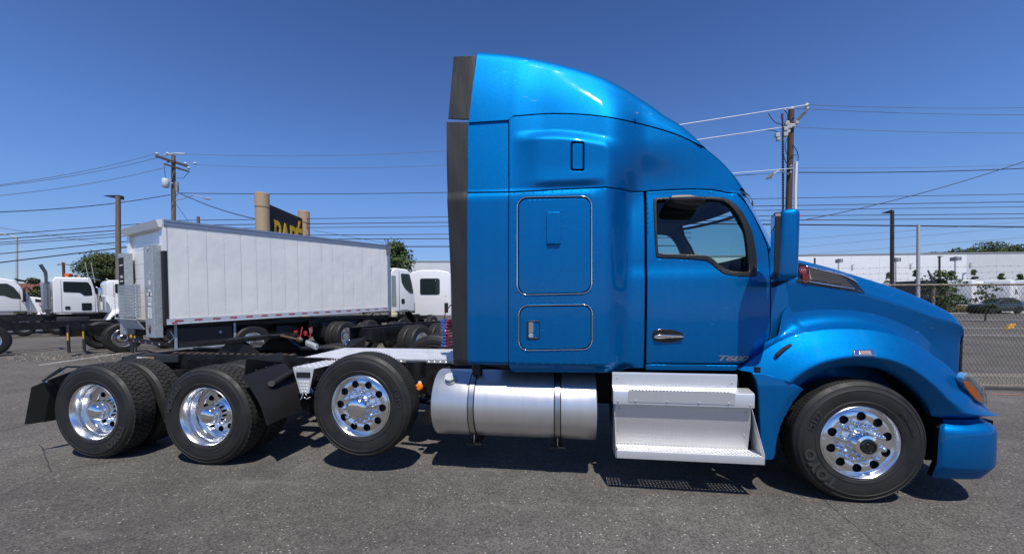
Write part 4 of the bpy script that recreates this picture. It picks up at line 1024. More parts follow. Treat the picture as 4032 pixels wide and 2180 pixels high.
# far mud flap
mb = MB(); mb.prism([(-6.45, 1.85, .30), (-6.45, 2.44, .30), (-6.4, 2.44, .9), (-6.4, 1.85, .9)], (.012, 0, 0)); mb.build('mud_flap', MATS['mudflap_rubber'], truck)
# --- fuel tank
yc, zc, R = .375, .655, .325
x0, x1 = -2.04, -.475
cap = [(0, 0.0), (.12, .0), (.22, .004), (.29, .012), (.308, .012), (.314, .004), (.320, .006), (.325, .016)]
prof = [(r, x0+h) for r, h in cap]+[(R, x0+.4), (R, (x0+x1)/2), (R, x1-.4)]+[(r, x1-h) for r, h in cap[::-1]]
mb = MB(); mb.lathe(prof, 96, (0, yc, zc), 'x'); tank = mb.build('fuel_tank', ALUT, truck, True, 30)
for xs_ in (S(1852, 1580, .05)[0], S(2195, 1590, .05)[0]):
    mb = MB(); r_ = R+.002
    mb.lathe([(r_, xs_-.033), (r_+.005, xs_-.033), (r_+.005, xs_+.033), (r_, xs_+.033)], 96, (0, yc, zc), 'x'); st = mb.build('tank_strap', mat('strap_rubber', (.01, .01, .01), .6), tank)
    mb = MB(); mb.lathe([(r_+.004, xs_-.023), (r_+.008, xs_-.023), (r_+.008, xs_+.023), (r_+.004, xs_+.023)], 96, (0, yc, zc), 'x'); mb.build('strap_band', mat('satin_steel', (.5, .5, .5), .35, 1.), st, True, 30)
    mb = MB(); mb.bbox((xs_-.075, yc-.2, zc-R-.055), (xs_+.075, yc+.3, zc-R-.035), .004)
    for d in (-.05, -.02, .02, .05): mb.cyl((xs_+d, yc-.19, zc-R-.05), (xs_+d, yc-.19, zc-R-.01), .006, 6)
    mb.box((xs_-.03, yc-.12, zc-R-.04), (xs_+.03, .8, zc-R+.02)); mb.box((xs_-.03, .74, zc-R), (xs_+.03, .785, 1.0))
    mb.build('tank_bracket', FRAME, st)
    mb = MB(); mb.tube([(xs_, yc-.18, zc-R-.05), (xs_, yc-.17, zc-R+.055)], .005, 6); mb.build('strap_bolt', CHROME, st)
ca = math.radians(128); cp = Vector((S(1778, 1470, .2)[0], yc+R*math.cos(ca), zc+R*math.sin(ca))); nd = Vector((0, math.cos(ca), math.sin(ca)))
mb = MB(); mb.cyl(cp-nd*.02, cp+nd*.012, .062, 28); mb.cyl(cp+nd*.0, cp+nd*.05, .05, 16); mb.build('fuel_cap', GALV, tank, True)
# --- steps
def holeplate(mb, o, ux, uy, nx, ny, p, r, th):
    ux, uy = Vector(ux), Vector(uy); nn = ux.cross(uy)
    for j in range(ny):
        for i in range(nx):
            c = o+ux*(p*(i+.5))+uy*(p*(j+.5))
            sq = [c+ux*a*p/2+uy*b*p/2 for a, b in ((1, 0), (1, 1), (0, 1), (-1, 1), (-1, 0), (-1, -1), (0, -1), (1, -1))]
            ci = [c+(ux*math.cos(k*pi/4)+uy*math.sin(k*pi/4))*r+nn*.004 for k in range(8)]
            c2 = [q-nn*th for q in ci]
            mb.add(sq+ci+c2, [(k, (k+1) % 8, 8+(k+1) % 8, 8+k) for k in range(8)]+[(8+k, 8+(k+1) % 8, 16+(k+1) % 8, 16+k) for k in range(8)])
def prof_sheet(mb, P, x0, x1, th=.004, e0=0., e1=0.):
    # P: (y,z) profile swept in x
    a = [(x0, y, z) for y, z in P]; b = [(x1, y, z) for y, z in P]; mb.grid([a, b])
sx0, sx1 = -.345, .71
mb = MB(); prof_sheet(mb, [(.10, 1.034), (.085, 1.03), (.08, 1.015), (.09, .93), (.085, .915)], sx0, sx1); mb.box((sx0, .10, .90), (sx1, .104, 1.032))
kick = mb.build('kick_panel', ALU, truck, True, 30)
sx1b = .80
mb = MB(); prof_sheet(mb, [(.09, .917), (.0, .900), (-.02, .893), (-.028, .878), (-.028, .775), (.0, .770)], sx0, sx1b)
mb.prism([(sx1b, .09, .917), (sx1b, .0, .900), (sx1b, -.02, .893), (sx1b, -.028, .878), (sx1b, -.028, .775), (sx1b, .09, .77)], (.003, 0, 0)); mb.prism([(sx0, .09, .917), (sx0, .0, .900), (sx0, -.02, .893), (sx0, -.028, .878), (sx0, -.028, .775), (sx0, .09, .77)], (-.003, 0, 0))
us = mb.build('upper_step', ALU, truck, True, 30)
mb = MB(); mb.prism([(x_, y_, z_) for x_, y_, z_ in ((-.22, -.033, .895), (.65, -.033, .895), (.65, -.033, .800), (-.22, -.033, .800))], (0, .006, 0)); mb.build('step_cover', ALU, us)
mb = MB(); holeplate(mb, Vector((-.21, -.025, .906)), (1, 0, 0), (0, .98, .19), 29, 3, .029, .0095, .006); mb.build('step_grip', PLATE, us)
sx1c = .80
mb = MB(); prof_sheet(mb, [(.03, .765), (.032, .60), (.045, .55), (.075, .38)], sx0+.02, sx1c); mb.box((sx0+.02, .08, .37), (sx1c, .084, .77))
mb.prism([(sx0+.02, .0, .766), (sx1c, .0, .766), (sx1c, .0, .757), (sx0+.02, .0, .757)], (0, .03, 0)); mb.build('step_riser', ALU, truck, True, 30)
mb = MB(); holeplate(mb, Vector((-.315, -.075, .385)), (1, 0, 0), (0, 1, 0), 38, 5, .0307, .0095, .008)
low = mb.build('lower_step', PLATE, truck)
mb = MB(); prof_sheet(mb, [(-.075, .387), (-.083, .385), (-.086, .375), (-.086, .322), (-.07, .318)], -.325, .862); mb.box((-.325, -.084, .322), (.862, -.082, .384)); mb.build('step_lip', ALU, low, True, 30)
mb = MB(); mb.prism([(.860, -.086, .325), (.860, -.086, .40), (.80, .03, .775), (.80, .09, .775), (.855, .12, .32)], (.004, 0, 0)); mb.build('step_side_plate', ALU, low); mb = MB()
mb.prism([(-.33, -.086, .325), (-.33, -.086, .40), (-.33, .03, .775), (-.33, .12, .775), (-.33, .12, .32)], (-.004, 0, 0)); mb.build('step_side_plate', ALU, low)
mb = MB()
for (x, y, z) in ((-.30, .085, .985), (.67, .085, .965), (-.31, -.03, .80), (.77, -.03, .80), (-.16, -.036, .81), (.10, -.036, .81), (.36, -.036, .81), (.60, -.036, .81), (-.29, .029, .725), (.76, .029, .725), (-.29, .05, .52), (.76, .05, .52)):
    mb.blob((x, y, z), .008, 1)
mb.build('step_bolt', GALV, us, True)
mb = MB(); mb.box((-.2, .0, .29), (-.05, .7, .318)); mb.box((.4, .0, .29), (.55, .7, .318)); mb.bbox((-.3, .12, .4), (.75, .75, 1.0), .03); mb.build('step_frame', FRAME, truck)
# --- pusher axle frame bits, marker lamp, hangers
mb = MB(); mb.prism([aty(u, v, .45) for u, v in ((1640, 1500), (1770, 1440), (1775, 1465), (1660, 1530))], (0, .05, 0)); mb.box((-2.1, .5, .75), (-2.04, .8, .9))
mb.prism([(-2.3, .74, .62), (-2.05, .74, .55), (-2.05, .74, .98), (-2.4, .74, .98)], (0, .02, 0)); mb.cyl((-2.6, .6, .62), (-2.1, .55, .58), .035, 10)
mb.cyl((-2.2, .42, .45), (-2.2, .7, .45), .07, 12); mb.box((-2.2, .5, .36), (-2.05, .8, .44)); mb.build('suspension_hanger', FRAME, truck)
c = aty(1650, 1522, .36); mb = MB(); mb.lathe([(0, -.02), (.028, -.018), (.036, -.01), (.038, .01), (.036, .02)], 24, c); lm2 = mb.build('marker_lamp', AMBER, truck, True)
mb = MB(); mb.prism([c+Vector((.028*math.cos(t), .022, .03*math.sin(t)+.0)) for t in [pi*k/8+pi for k in range(9)]]+[c+Vector((-.012, .022, .055)), c+Vector((.012, .022, .055))][::-1], (0, .004, 0)); mb.build('lamp_bracket', WHITEP, lm2)
mb = MB()
for k in range(12):
    mb.blob((-2.55+k*.04, .775, .95-.02*(k % 2)), .012, 1)
tag(mb.build('frame_fasteners', GALV, truck), kind='stuff')
mb = MB(); mb.cyl((-1.62, .25, .96), (-1.62, .25, 1.08), .05, 14); mb.tube([(-1.66, .3, 1.0), (-1.7, .5, 1.05), (-1.6, .8, 1.08)], .03, 8); mb.build('air_tank_fitting', FRAME, truck, True)
# mounts under sleeper, front hanger curved bracket
mb = MB(); mb.prism([(.95, .75, .2), (1.05, .75, .12), (1.1, .75, .3), (.9, .75, .5), (.8, .75, .5)], (0, .06, 0)); mb.build('spring_hanger', FRAME, truck)
# coiled air lines on the back of the sleeper
CT0 = aty(1748, 1256, 1.15); CT1 = aty(1752, 1362, 1.15)
for i, (M_, nm, cx_, sw) in enumerate(((BLUEP, 'blue_air_line', 0., 0), (REDP, 'red_air_line', .035, 1.6))):
    mb = MB(); pts = []
    for k in range(200):
        t = k/199; cc = CT0.lerp(CT1, t)+Vector((cx_*(1+t)+.02*math.sin(t*3+sw), 0, 0))
        rr = .046; a = t*2*pi*9
        if i == 1 and t < .35: cc += Vector((.10*(.35-t), 0, 0))
        pts.append(cc+Vector((rr*math.cos(a), rr*math.sin(a), 0)))
    mb.tube(pts, .009, 6); mb.build(nm, M_, truck, True)
mb = MB(); mb.tube([CT0, CT0+Vector((.02, 0, .08)), CT0+Vector((.08, 0, .17)), CT0+Vector((.25, 0, .2))], .007, 6); mb.build('air_line_lead', mat('dark_red_hose', (.08, .02, .02), .5), truck, True)
# ================================================================== SURROUNDINGS
HZN = 1187.
def bgp(u, d, z=None):
    p = CAM+CF*d+CR*((u-2016)/FPX*d); p = Vector((p.x, p.y, 0)); p.z = gz(p.x, p.y) if z is None else z; return p
def P3(u, v, d): return CAM+ray(u, v)*d
ORD = ['first', 'second', 'third', 'fourth', 'fifth', 'sixth', 'seventh', 'eighth', 'ninth', 'tenth', 'eleventh', 'twelfth']
GREY = mat('light_grey_paint', (.42, .43, .44), .55, noise=.08, nscale=3)
WOOD = mat('weathered_pole_wood', (.16, .12, .09), .9, noise=.35, nscale=4, stretch=(6, 6, .4))
WOODB = mat('brown_pole_wood', (.085, .048, .031), .9, noise=.4, nscale=4, stretch=(6, 6, .4))
WIRE = mat('dark_cable', (.02, .021, .025), .6)
WIREL = mat('sunlit_cable', (.75, .76, .78), .4)  # near-white colour paints in the sunlight on these runs
WIREF = mat('faint_grey_cable', (.10, .12, .15), .7)  # greyer tone for the fainter lines
CERAM = mat('pale_ceramic', (.55, .57, .60), .3)
BOXW = mat('white_box_skin', (.81, .80, .77), .34, coat=.2, noise=.03, nscale=3, bump=.05, bscale=.9, stretch=(1, 1, .7))
LITE = mat('marker_lamp_amber', (.8, .25, .03), .3)
PLAST = mat('plain_black_part', (.015, .015, .016), .5)

def simple_tyre(name, parent, loc, rotz=0., R=.5, W=.27, rim=True, tread=True, rimcol=None):
    mb = MB(); s = R/.5
    mb.lathe([(.29*s, .05), (.31*s, .01), (.40*s, .0), (.46*s, .012), (.488*s, .04), (.494*s, .05), (.494*s, W-.05), (.46*s, W-.012), (.40*s, W), (.29*s, W-.04)], 40)
    o = mb.build(name, TYRE, parent, True, 30); o.location = loc; o.rotation_euler = (0, 0, rotz)
    if tread:
        mb = MB(); N = 40
        for row in range(4):
            for k in range(N):
                a = (k+.5*(row % 2))*2*pi/N; da = pi/N*1.3; y0 = .04+row*(W-.08)/4; y1 = y0+(W-.08)/4*.82
                q = [(aa, yy) for aa, yy in ((a, y0), (a+da, y0), (a+da+.03, y1), (a+.03, y1))]
                V = [(.503*s*math.cos(x), y, .503*s*math.sin(x)) for x, y in q]+[(.485*s*math.cos(x), y, .485*s*math.sin(x)) for x, y in q]
                mb.add(V, [(0, 1, 2, 3)]+[(i, (i+1) % 4, 4+(i+1) % 4, 4+i) for i in range(4)])
        t = mb.build('tread_blocks', TREAD, o); t['kind'] = 'stuff'
    if rim:
        mb = MB(); mb.lathe([(.30*s, .018), (.292*s, .012), (.282*s, .03), (.265*s, .05), (.255*s, .12), (.23*s, .15), (.20*s, .145), (.13*s, .15), (.12*s, .12), (.11*s, .05), (.09*s, .03), (0, .028)], 32)
        r = mb.build('rim', rimcol or RIM, o, True, 35)
    return o
def rail_pair(parent, x0, x1, z0, z1, y0=.75, y1=1.6):
    for y, s in ((y0, 1), (y1, -1)):
        mb = MB(); mb.box((x0, y, z0), (x1, y+.008, z1)); mb.box((x0, y, z1-.008), (x1, y+.09*s, z1)); mb.box((x0, y, z0), (x1, y+.09*s, z0+.008)); mb.build('frame_rail', FRAME, parent)
# ---------------------------------------------------------------- white box truck
A = bgp(655, 9.75, 0); B = bgp(1535, 15.8, 0); dv = B-A; LB = dv.length; rzB = math.atan2(dv.y, dv.x)
bt = thing('box_truck', 'white box truck with a grey folded lift gate parked behind the blue tractor', 'box truck', A, rzB)
tl = lambda x: .030*x
def slab(mb, x0, x1, y0, y1, z0, z1):
    V = [(x, y, z+tl(x)) for x, y, z in ((x0, y0, z0), (x1, y0, z0), (x1, y1, z0), (x0, y1, z0), (x0, y0, z1), (x1, y0, z1), (x1, y1, z1), (x0, y1, z1))]
    return mb.add(V, [(0, 3, 2, 1), (4, 5, 6, 7), (0, 1, 5, 4), (1, 2, 6, 5), (2, 3, 7, 6), (3, 0, 4, 7)])
WB = 2.5; zb0, zb1 = 1.12, 3.72
NPn = 17; pw_ = (LB-.10)/NPn
for i in range(NPn):
    x0 = .06+i*pw_; mb = MB(); random.seed(i)
    r = []
    for j in range(7):
        xx = x0+.001+(pw_-.002)*j/6
        r.append([(xx, .0+.004*math.sin(i*2.1+j*.9+k*.5)*math.sin(pi*k/16)-(.0 if 0 < j < 6 else -.0015), lerp(zb0+.145, zb1-.145, k/16)+tl(xx)) for k in range(17)])
    mb.grid(r); mb.build('side_panel', BOXW, bt, True, 60)
mb = MB(); slab(mb, .05, LB-.02, .02, WB-.02, zb0+.02, zb1-.03); core_ = mb.build('box_body', WHITE, bt)
mb = MB()
for i in range(NPn+1):
    x = .06+i*pw_; n = 34 if i % 2 == 0 else 17
    for k in range(n):
        z = lerp(zb0+.2, zb1-.2, k/(n-1))+tl(x); s = .010
        mb.add([(x-s, -.002, z), (x, -.002, z-s), (x+s, -.002, z), (x, -.002, z+s), (x, -.012, z)], [(0, 1, 4), (1, 2, 4), (2, 3, 4), (3, 0, 4)])
for k in range(int((LB-.1)/.07)):
    for zz in (zb0+.155, zb1-.155):
        x = .08+k*.07; z = zz+tl(x); s = .007
        mb.add([(x-s, -.002, z), (x, -.002, z-s), (x+s, -.002, z), (x, -.002, z+s), (x, -.01, z)], [(0, 1, 4), (1, 2, 4), (2, 3, 4), (3, 0, 4)])
tag(mb.build('rivet_heads', mat('zinc_rivet', (.66, .67, .68), .5), core_), kind='stuff')
RAILM = mat('anodised_rail', (.36, .39, .45), .4, .7, noise=.08, nscale=3)
mb = MB(); slab(mb, .0, LB, -.018, .03, zb0, zb0+.14); slab(mb, .0, LB, -.03, .03, zb0+.0, zb0+.012); slab(mb, 0, LB, WB-.03, WB+.018, zb0, zb0+.14); mb.build('lower_side_rail', mat('silver_rail', (.62, .65, .69), .4, .4), bt)
mb = MB(); slab(mb, .0, LB, -.018, .03, zb1-.14, zb1-.05); slab(mb, .0, LB, -.03, .05, zb1-.05, zb1); slab(mb, 0, LB, WB-.03, WB+.018, zb1-.14, zb1); mb.build('upper_side_rail', RAILM, bt)
mb = MB(); slab(mb, .0, LB, 0, WB, zb1-.02, zb1+.005); mb.build('box_roof', WHITE, bt)
mb = MB(); slab(mb, LB-.10, LB+.03, -.02, .10, zb0, zb1-.35); slab(mb, LB-.03, LB+.05, .05, WB, zb0, zb1-.05); mb.build('front_corner_post', RAILM, bt)
mb = MB(); slab(mb, LB-.14, LB+.06, -.03, .3, zb1-.36, zb1+.02); mb.build('front_corner_cap', mat('grey_casting', (.16, .16, .17), .5), bt)
for i in range(NPn):
    x = .16+i*pw_; mb = MB(); slab(mb, x, x+.17, -.024, -.018, zb0+.070, zb0+.105); mb.build('reflector', REDM, bt)
for i in (0,): 
    mb = MB(); slab(mb, .10, .22, -.024, -.018, zb0+.02, zb0+.055); mb.build('reflector', REDM, bt)
mb = MB()
for i in range(NPn):
    x = .22+i*pw_
    for zz in (.018, .05):
        mb.blob((x, -.024, zb0+zz+tl(x)), .009, 1)
tag(mb.build('rail_bolts', WHITEP, bt), kind='stuff')
# rear frame and roll door
mb = MB(); slab(mb, -.03, .05, .0, .20, 2.95, zb1); slab(mb, -.03, .05, WB-.2, WB, 2.6, zb1); mb.prism([(-.15, 0, zb1-.03), (.05, 0, zb1+.01), (.05, 0, zb1-.2), (-.10, 0, zb1-.2)], (0, WB, 0)); mb.build('rear_frame', WHITE, bt)
mb = MB(); slab(mb, -.03, .05, .0, .28, zb0, 2.95); mb.build('rear_post_lower', PLAST, bt); mb = MB(); slab(mb, -.03, .05, WB-.2, WB, zb0, 2.6); mb.build('rear_post_lower', PLAST, bt)
for k in range(6):
    mb = MB(); z = zb0+.05+k*.385; slab(mb, .03, .055, .2, WB-.2, z, z+.375); mb.build('door_section', WHITE, bt)
# lift gate: one thing fixed to the truck, so a part group
mb = MB(); mb.bbox((-.20, .12, .80), (-.03, .70, 3.10), .012); near_c = mb.build('lift_column', GALV, bt)
mb = MB(); mb.bbox((-.20, 2.08, .80), (-.03, 2.62, 3.02), .012); far_c = mb.build('lift_column', GALV, bt)
mb = MB(); mb.box((-.205, 2.15, 1.9), (-.192, 2.55, 2.90)); mb.build('column_cavity', DARK, far_c)
mb = MB()
for y, z in ((2.22, 2.68), (2.34, 2.68), (2.22, 2.25), (2.34, 2.25), (2.28, 2.12)): mb.blob((-.215, y, z), .03, 1)
mb.bbox((-.23, 2.2, 2.33), (-.205, 2.34, 2.41), .004); mb.build('column_knob', GREY, far_c, True)
mb = MB(); c0 = Vector((-.203, .4, 3.0)); mb.cyl(c0, c0+Vector((-.012, 0, 0)), .04, 16); mb.build('column_bolt', GREY, near_c)
for (y0, z0, y1, z1, M_) in ((.12, 1.94, .22, 1.99, WHITEP), (.06, 1.84, .13, 1.91, WHITEP), (.15, 1.83, .21, 1.91, mat('brown_sticker', (.10, .06, .05), .7)), (.23, 1.84, .30, 1.91, WHITEP), (.10, 1.70, .26, 1.81, WHITEP), (.10, 1.60, .26, 1.68, WHITEP), (.10, 1.28, .28, 1.55, WHITEP)):
    mb = MB(); mb.box((-.206, y0*1.2+.14, z0), (-.202, y1*1.2+.16, z1)); mb.build('instruction_sticker', M_, near_c)
mb = MB()
for k, n in ((0, 5), (1, 4), (2, 6), (3, 5), (4, 6), (5, 4)):
    for j in range(n):
        mb.box((-.2085, .30+j*.026, 1.315+k*.038), (-.206, .30+j*.026+.018, 1.315+k*.038+.012))
for k in range(4):
    mb.box((-.2085, .30, 1.72+k*.02), (-.206, .44, 1.726+k*.02))
tag(mb.build('sticker_print', mat('grey_print', (.3, .3, .32), .7), near_c), kind='stuff')
for y, z, sx, sz in ((.14, 2.42, .035, .03), (.22, 2.32, .03, .03), (.17, 2.16, .10, .08)):
    mb = MB(); mb.add([(-.2035, y+.16+sx*math.cos(t*.9)*(1+.3*math.sin(t*3)), z+sz*math.sin(t*.9)) for t in range(7)], [tuple(range(7))]); mb.build('torn_sticker', mat('pale_residue', (.6, .62, .64), .6), near_c)
# tail lamp
mb = MB(); mb.prism([(-.22, .40+y, 1.02+z) for y, z in rrect(-.04, -.10, .04, .10, .038)], (.018, 0, 0)); tlp = mb.build('tail_lamp', BLACKG, near_c)
mb = MB(); mb.prism([(-.226, .40+y, 1.02+z) for y, z in rrect(-.022, -.07, .022, .07, .02)], (.006, 0, 0)); mb.build('tail_lamp_lens', mat('smoky_amber_lens', (.22, .09, .03), .2), near_c)
for k in range(22):
    z = 1.30+k*.038; mb = MB(); mb.bbox((-.34, .64, z), (-.29, 2.14, z+.030), .006); mb.build('platform_slat', GALV, bt)
for k in range(7):
    z = 1.27-k*.04; mb = MB(); mb.bbox((-.42+k*.025, .62, z-.03), (-.38+k*.025, 2.05, z), .006); mb.build('platform_slat', GALV, bt)
mb = MB()
for y in (.62, 2.16):
    for k in range(22): mb.blob((-.40+.01*(k % 2), y, 1.25+k*.042), (.012, .016, .024), 1)
tag(mb.build('lift_chain', GALV, bt), kind='stuff')
# under-run bar with red and white strips
mb = MB(); mb.box((-.1, .1, .60), (-.04, 2.4, .70)); ub = mb.build('rear_bumper_bar', PLAST, bt)
for k in range(10):
    mb = MB(); mb.box((-.104, .15+k*.22, .62), (-.1, .15+k*.22+.10, .66)); mb.build('bar_reflector', REDM if k % 2 else WHITEP, ub)
# underbody: rails, tool box, tank, wheels
rail_pair(bt, .3, LB+1.4, .80, 1.08, .8, 1.66)
mb = MB(); mb.box((.1, .3, 1.0), (LB-.1, .34, 1.12)); mb.box((.2, .2, 1.04), (LB-.1, 2.3, 1.12)); mb.build('subframe', FRAME, bt)
mb = MB(); mb.bbox((.22, .12, .50), (1.50, .7, 1.02), .01); tb = mb.build('tool_box', PLAST, bt)
mb = MB()
for x in (.18, 1.52): mb.box((x, .08, .48), (x+.05, .12, 1.1))
mb.box((.18, .08, .46), (1.57, .13, .50)); mb.build('tool_box_frame', GALV, tb)
mb = MB(); c0 = Vector((1.2, .10, .86)); mb.cyl(c0, c0+Vector((0, .02, 0)), .035, 14); mb.build('box_lock', GREY, tb)
for x, y in ((2.0, .02), (2.0, 2.48)):
    o = simple_tyre('wheel', bt, (x, y, .5)); o.rotation_euler = (0, 0, 0 if y < 1 else pi)
o = simple_tyre('wheel', bt, (LB+.9, .12, .5)); o = simple_tyre('wheel', bt, (LB+.9, 2.3, .5), pi)
o = simple_tyre('wheel', bt, (2.0, .33, .5), rim=False)
mb = MB(); mb.bbox((4.2, .1, .45), (5.6, .7, 1.0), .06); mb.bbox((2.9, .5, .5), (3.6, 1.2, .95), .05); mb.build('side_tank', PLAST, bt, True)
for k in range(3):
    mb = MB(); mb.tube([(-.0+.12*k, .15, .95), (.1+.08*k, .12, .78), (-.02+.1*k, .18, .70-.03*k), (.18, .3, .66)], .012, 6); mb.build('wiring_loom', WHITEP if k == 1 else PLAST, bt, True)
# cab of the box truck
cx0 = LB+.16; CW = mat('cab_white', (.82, .815, .80), .25, coat=.6)
prof = [(cx0, 1.25), (cx0, 2.55), (cx0+.05, 2.9), (cx0+.3, 3.08), (cx0+.95, 3.06), (cx0+1.1, 2.98), (cx0+1.38, 2.1), (cx0+1.4, 1.25)]
def cabshell(name, prof, y0, y1, M, parent, bev=.07):
    bm = bmesh.new(); a = [bm.verts.new((x, y0, z)) for x, z in prof]; b = [bm.verts.new((x, y1, z)) for x, z in prof]; n = len(prof)
    bm.faces.new(a); bm.faces.new(b[::-1])
    for i in range(n): bm.faces.new((a[i], b[i], b[(i+1) % n], a[(i+1) % n]))
    bmesh.ops.bevel(bm, geom=bm.edges[:], offset=bev, segments=3, profile=.6, affect='EDGES'); bmesh.ops.recalc_face_normals(bm, faces=bm.faces[:])
    V = [v.co.copy() for v in bm.verts]; bm.verts.index_update(); Fc = [[v.index for v in f.verts] for f in bm.faces]; bm.free()
    return obj(name, V, Fc, M, parent, True, sharp=50)
cs = cabshell('cab', prof, .15, 2.3, CW, bt)
def soft(P): return smoothpoly(resample(P, .13), 1)
def plate(name, P, y, th, M, parent):
    mb = MB(); mb.prism([(x, y, z) for x, z in P][::-1], (0, th, 0)); return mb.build(name, M, parent)
plate('door_window', soft([(cx0+.58, 2.86), (cx0+1.05, 2.86), (cx0+1.18, 2.5), (cx0+1.28, 2.05), (cx0+1.1, 2.05), (cx0+.8, 2.25), (cx0+.62, 2.5)]), .135, .02, GLASSD, cs)
plate('cab_side_window', soft([(cx0+.08, 2.75), (cx0+.30, 2.75), (cx0+.32, 1.5), (cx0+.08, 1.5)]), .138, .02, mat('pale_reflecting_glass', (.22, .27, .28), .08, coat=1), cs)
plate('door_handle', rrect(cx0+.60, 1.60, cx0+.78, 1.80, .03, 3), .138, .02, PLAST, cs)
mb = MB(); mb.box((cx0+.48, .140, 1.35), (cx0+.492, .16, 2.95)); mb.build('door_gap', DARK, cs)
mb = MB(); rr = []
for i in range(17):
    a = pi*i/16; rr.append([(LB+.9+.64*math.cos(a), y, .55+.80*math.sin(a)) for y in (.08, .5)])
mb.grid(rr); mb.build('wheel_arch', PLAST, bt, True)
mb = MB(); mb.bbox((LB+.16, .04, 1.05), (LB+.45, .3, 1.25), .04); mb.build('cab_side_lamp', mat('clear_amber', (.7, .6, .4), .2, coat=1), bt, True)
# ---------------------------------------------------------------- day cabs and chassis at the left and centre
def conv_truck(name, lab, loc, rz, stack=False, scale=1., visor=True, aero=False):
    t = thing(name, lab, 'truck', loc, rz); t.scale = (scale*.82, scale, scale)
    # near side at y=0; x forward; cab rear at x=0
    if aero: prof = [(0, 1.2), (0, 2.75), (.08, 2.9), (.9, 2.98), (1.5, 2.86), (2.0, 2.25), (2.15, 1.95), (2.15, 1.2)]
    else: prof = [(0, 1.15), (0, 2.75), (.12, 2.93), (1.45, 2.95), (1.6, 2.85), (1.82, 2.0), (1.85, 1.15)]
    c = cabshell('cab', prof, .2, 2.2, CW, t)
    if aero:
        plate('door_window', soft([(.35, 2.65), (1.25, 2.68), (1.5, 2.5), (1.75, 2.1), (1.78, 1.88), (1.4, 1.92), (1.1, 2.05), (.35, 2.08)]), .19, .02, GLASSD, c)
    else:
        plate('door_window', soft([(.42, 2.72), (1.45, 2.72), (1.58, 2.5), (1.62, 2.05), (1.28, 2.02), (1.1, 2.18), (.42, 2.2)]), .19, .02, GLASSD, c)
        plate('peep_window', rrect(1.15, 1.28, 1.58, 1.66, .05, 3), .19, .02, GLASSD, c)
    plate('door_handle', rrect(.47, 1.34, .68, 1.5, .03, 3), .185, .02, PLAST, c)
    mb = MB(); mb.box((.33, .192, 1.2), (.342, .21, 2.8)); mb.box((1.72, .192, 1.2), (1.732, .21, 2.3)); mb.box((.33, .192, 1.2), (1.73, .21, 1.212)); mb.build('door_gap', DARK, c)
    # windshield
    mb = MB()
    if aero: mb.add([(1.56, .32, 2.82), (1.56, 2.08, 2.82), (2.09, 2.08, 2.15), (2.09, .32, 2.15)], [(0, 1, 2, 3)])
    else: mb.add([(1.66, .32, 2.78), (1.66, 2.08, 2.78), (1.84, 2.08, 2.12), (1.84, .32, 2.12)], [(0, 1, 2, 3)])
    mb.build('windshield', GLASSD, c)
    hp = [(1.83, 1.2), (1.83, 2.08), (2.2, 2.06), (3.3, 1.85), (3.62, 1.75), (3.7, 1.55), (3.7, .95)] if not aero else [(2.1, 1.2), (2.1, 2.02), (2.6, 1.95), (3.5, 1.62), (3.9, 1.4), (3.98, 1.1), (3.95, .7)]
    h = cabshell('hood', hp, .42, 1.98, CW, t)
    if aero: plate('hood_intake', [(2.35, 1.9), (2.35, 1.74), (3.1, 1.66), (2.9, 1.77)], .405, .02, PLAST, h)
    # fender arc
    mb = MB(); wx = 2.9 if not aero else 3.0; rr = []
    for i in range(15):
        a = math.radians(lerp(0 if aero else 8, 165, i/14)); rr.append([(wx+R_*math.cos(a), y, .5+R_*math.sin(a)) for y, R_ in ((.06, .62), (.05, .70), (.10, .76), (.3, .80), (.46, .86))])
    mb.grid(rr); mb.build('fender', CW, t, True, 50)
    simple_tyre('wheel', t, (wx, .08, .5), tread=False); simple_tyre('wheel', t, (wx, 2.32, .5), pi, tread=False)
    if visor:
        mb = MB(); mb.prism([(1.5, .22, 2.98), (1.98, .22, 2.86), (1.98, .22, 2.83), (1.6, .22, 2.88)], (0, 1.96, 0)); mb.build('sun_visor', CHROME if stack else PLAST, t)
    mb = MB(); mb.bbox((1.85, -.08, 1.72), (1.98, .14, 2.45), .03); mb.tube([(1.9, .05, 2.4), (1.75, .25, 2.5)], .015, 6); mb.tube([(1.9, .05, 1.8), (1.75, .25, 1.8)], .015, 6); mb.build('mirror', PLAST if not stack else CHROME, t, True)
    if stack:
        mb = MB(); mb.tube([(-.2, .28, 1.05), (-.22, .28, 1.3), (-.22, .28, 2.9), (-.24, .28, 3.15), (-.42, .28, 3.5)], [.07, .075, .075, .08, .085], 14); s_ = mb.build('exhaust_stack', mat('gunmetal', (.18, .18, .19), .25, .9), t, True)
        mb = MB(); mb.lathe([(.14, 1.35), (.14, 2.6)], 20, (-.22, .28, 0), 'z'); sh = mb.build('heat_shield', mat('perforated_chrome', (.35, .35, .36), .3, 1., noise=.5, nscale=60), s_, True)
        mb = MB(); mb.bbox((-.42, .35, 1.2), (-.05, .75, 2.7), .05); mb.build('air_cleaner', mat('satin_grey', (.35, .37, .40), .4, .5), t, True)
        mb = MB(); mb.cyl((2.05, .22, 1.3), (2.05, .22, 2.0), .16, 18); mb.build('hood_air_cleaner', CHROME, t, True)
        for x in (.3, .8): mb = MB(); mb.bbox((x+.3, .9, 2.95), (x+.42, 1.1, 3.04), .02); mb.build('roof_lamp', LITE, t)
        for x in (1.5, 1.75): mb = MB(); mb.tube([(x, .2, 2.7), (x-.15, .15, 3.7)], .012, 5); mb.build('antenna', WHITEP, t)
    else:
        mb = MB(); mb.tube([(.2, .9, 2.97), (.1, .9, 3.02)], .03, 6); mb.build('roof_fitting', WHITEP, t)
    # chassis behind
    rail_pair(t, -4.6, 2.6, .80, 1.04, .78, 1.62)
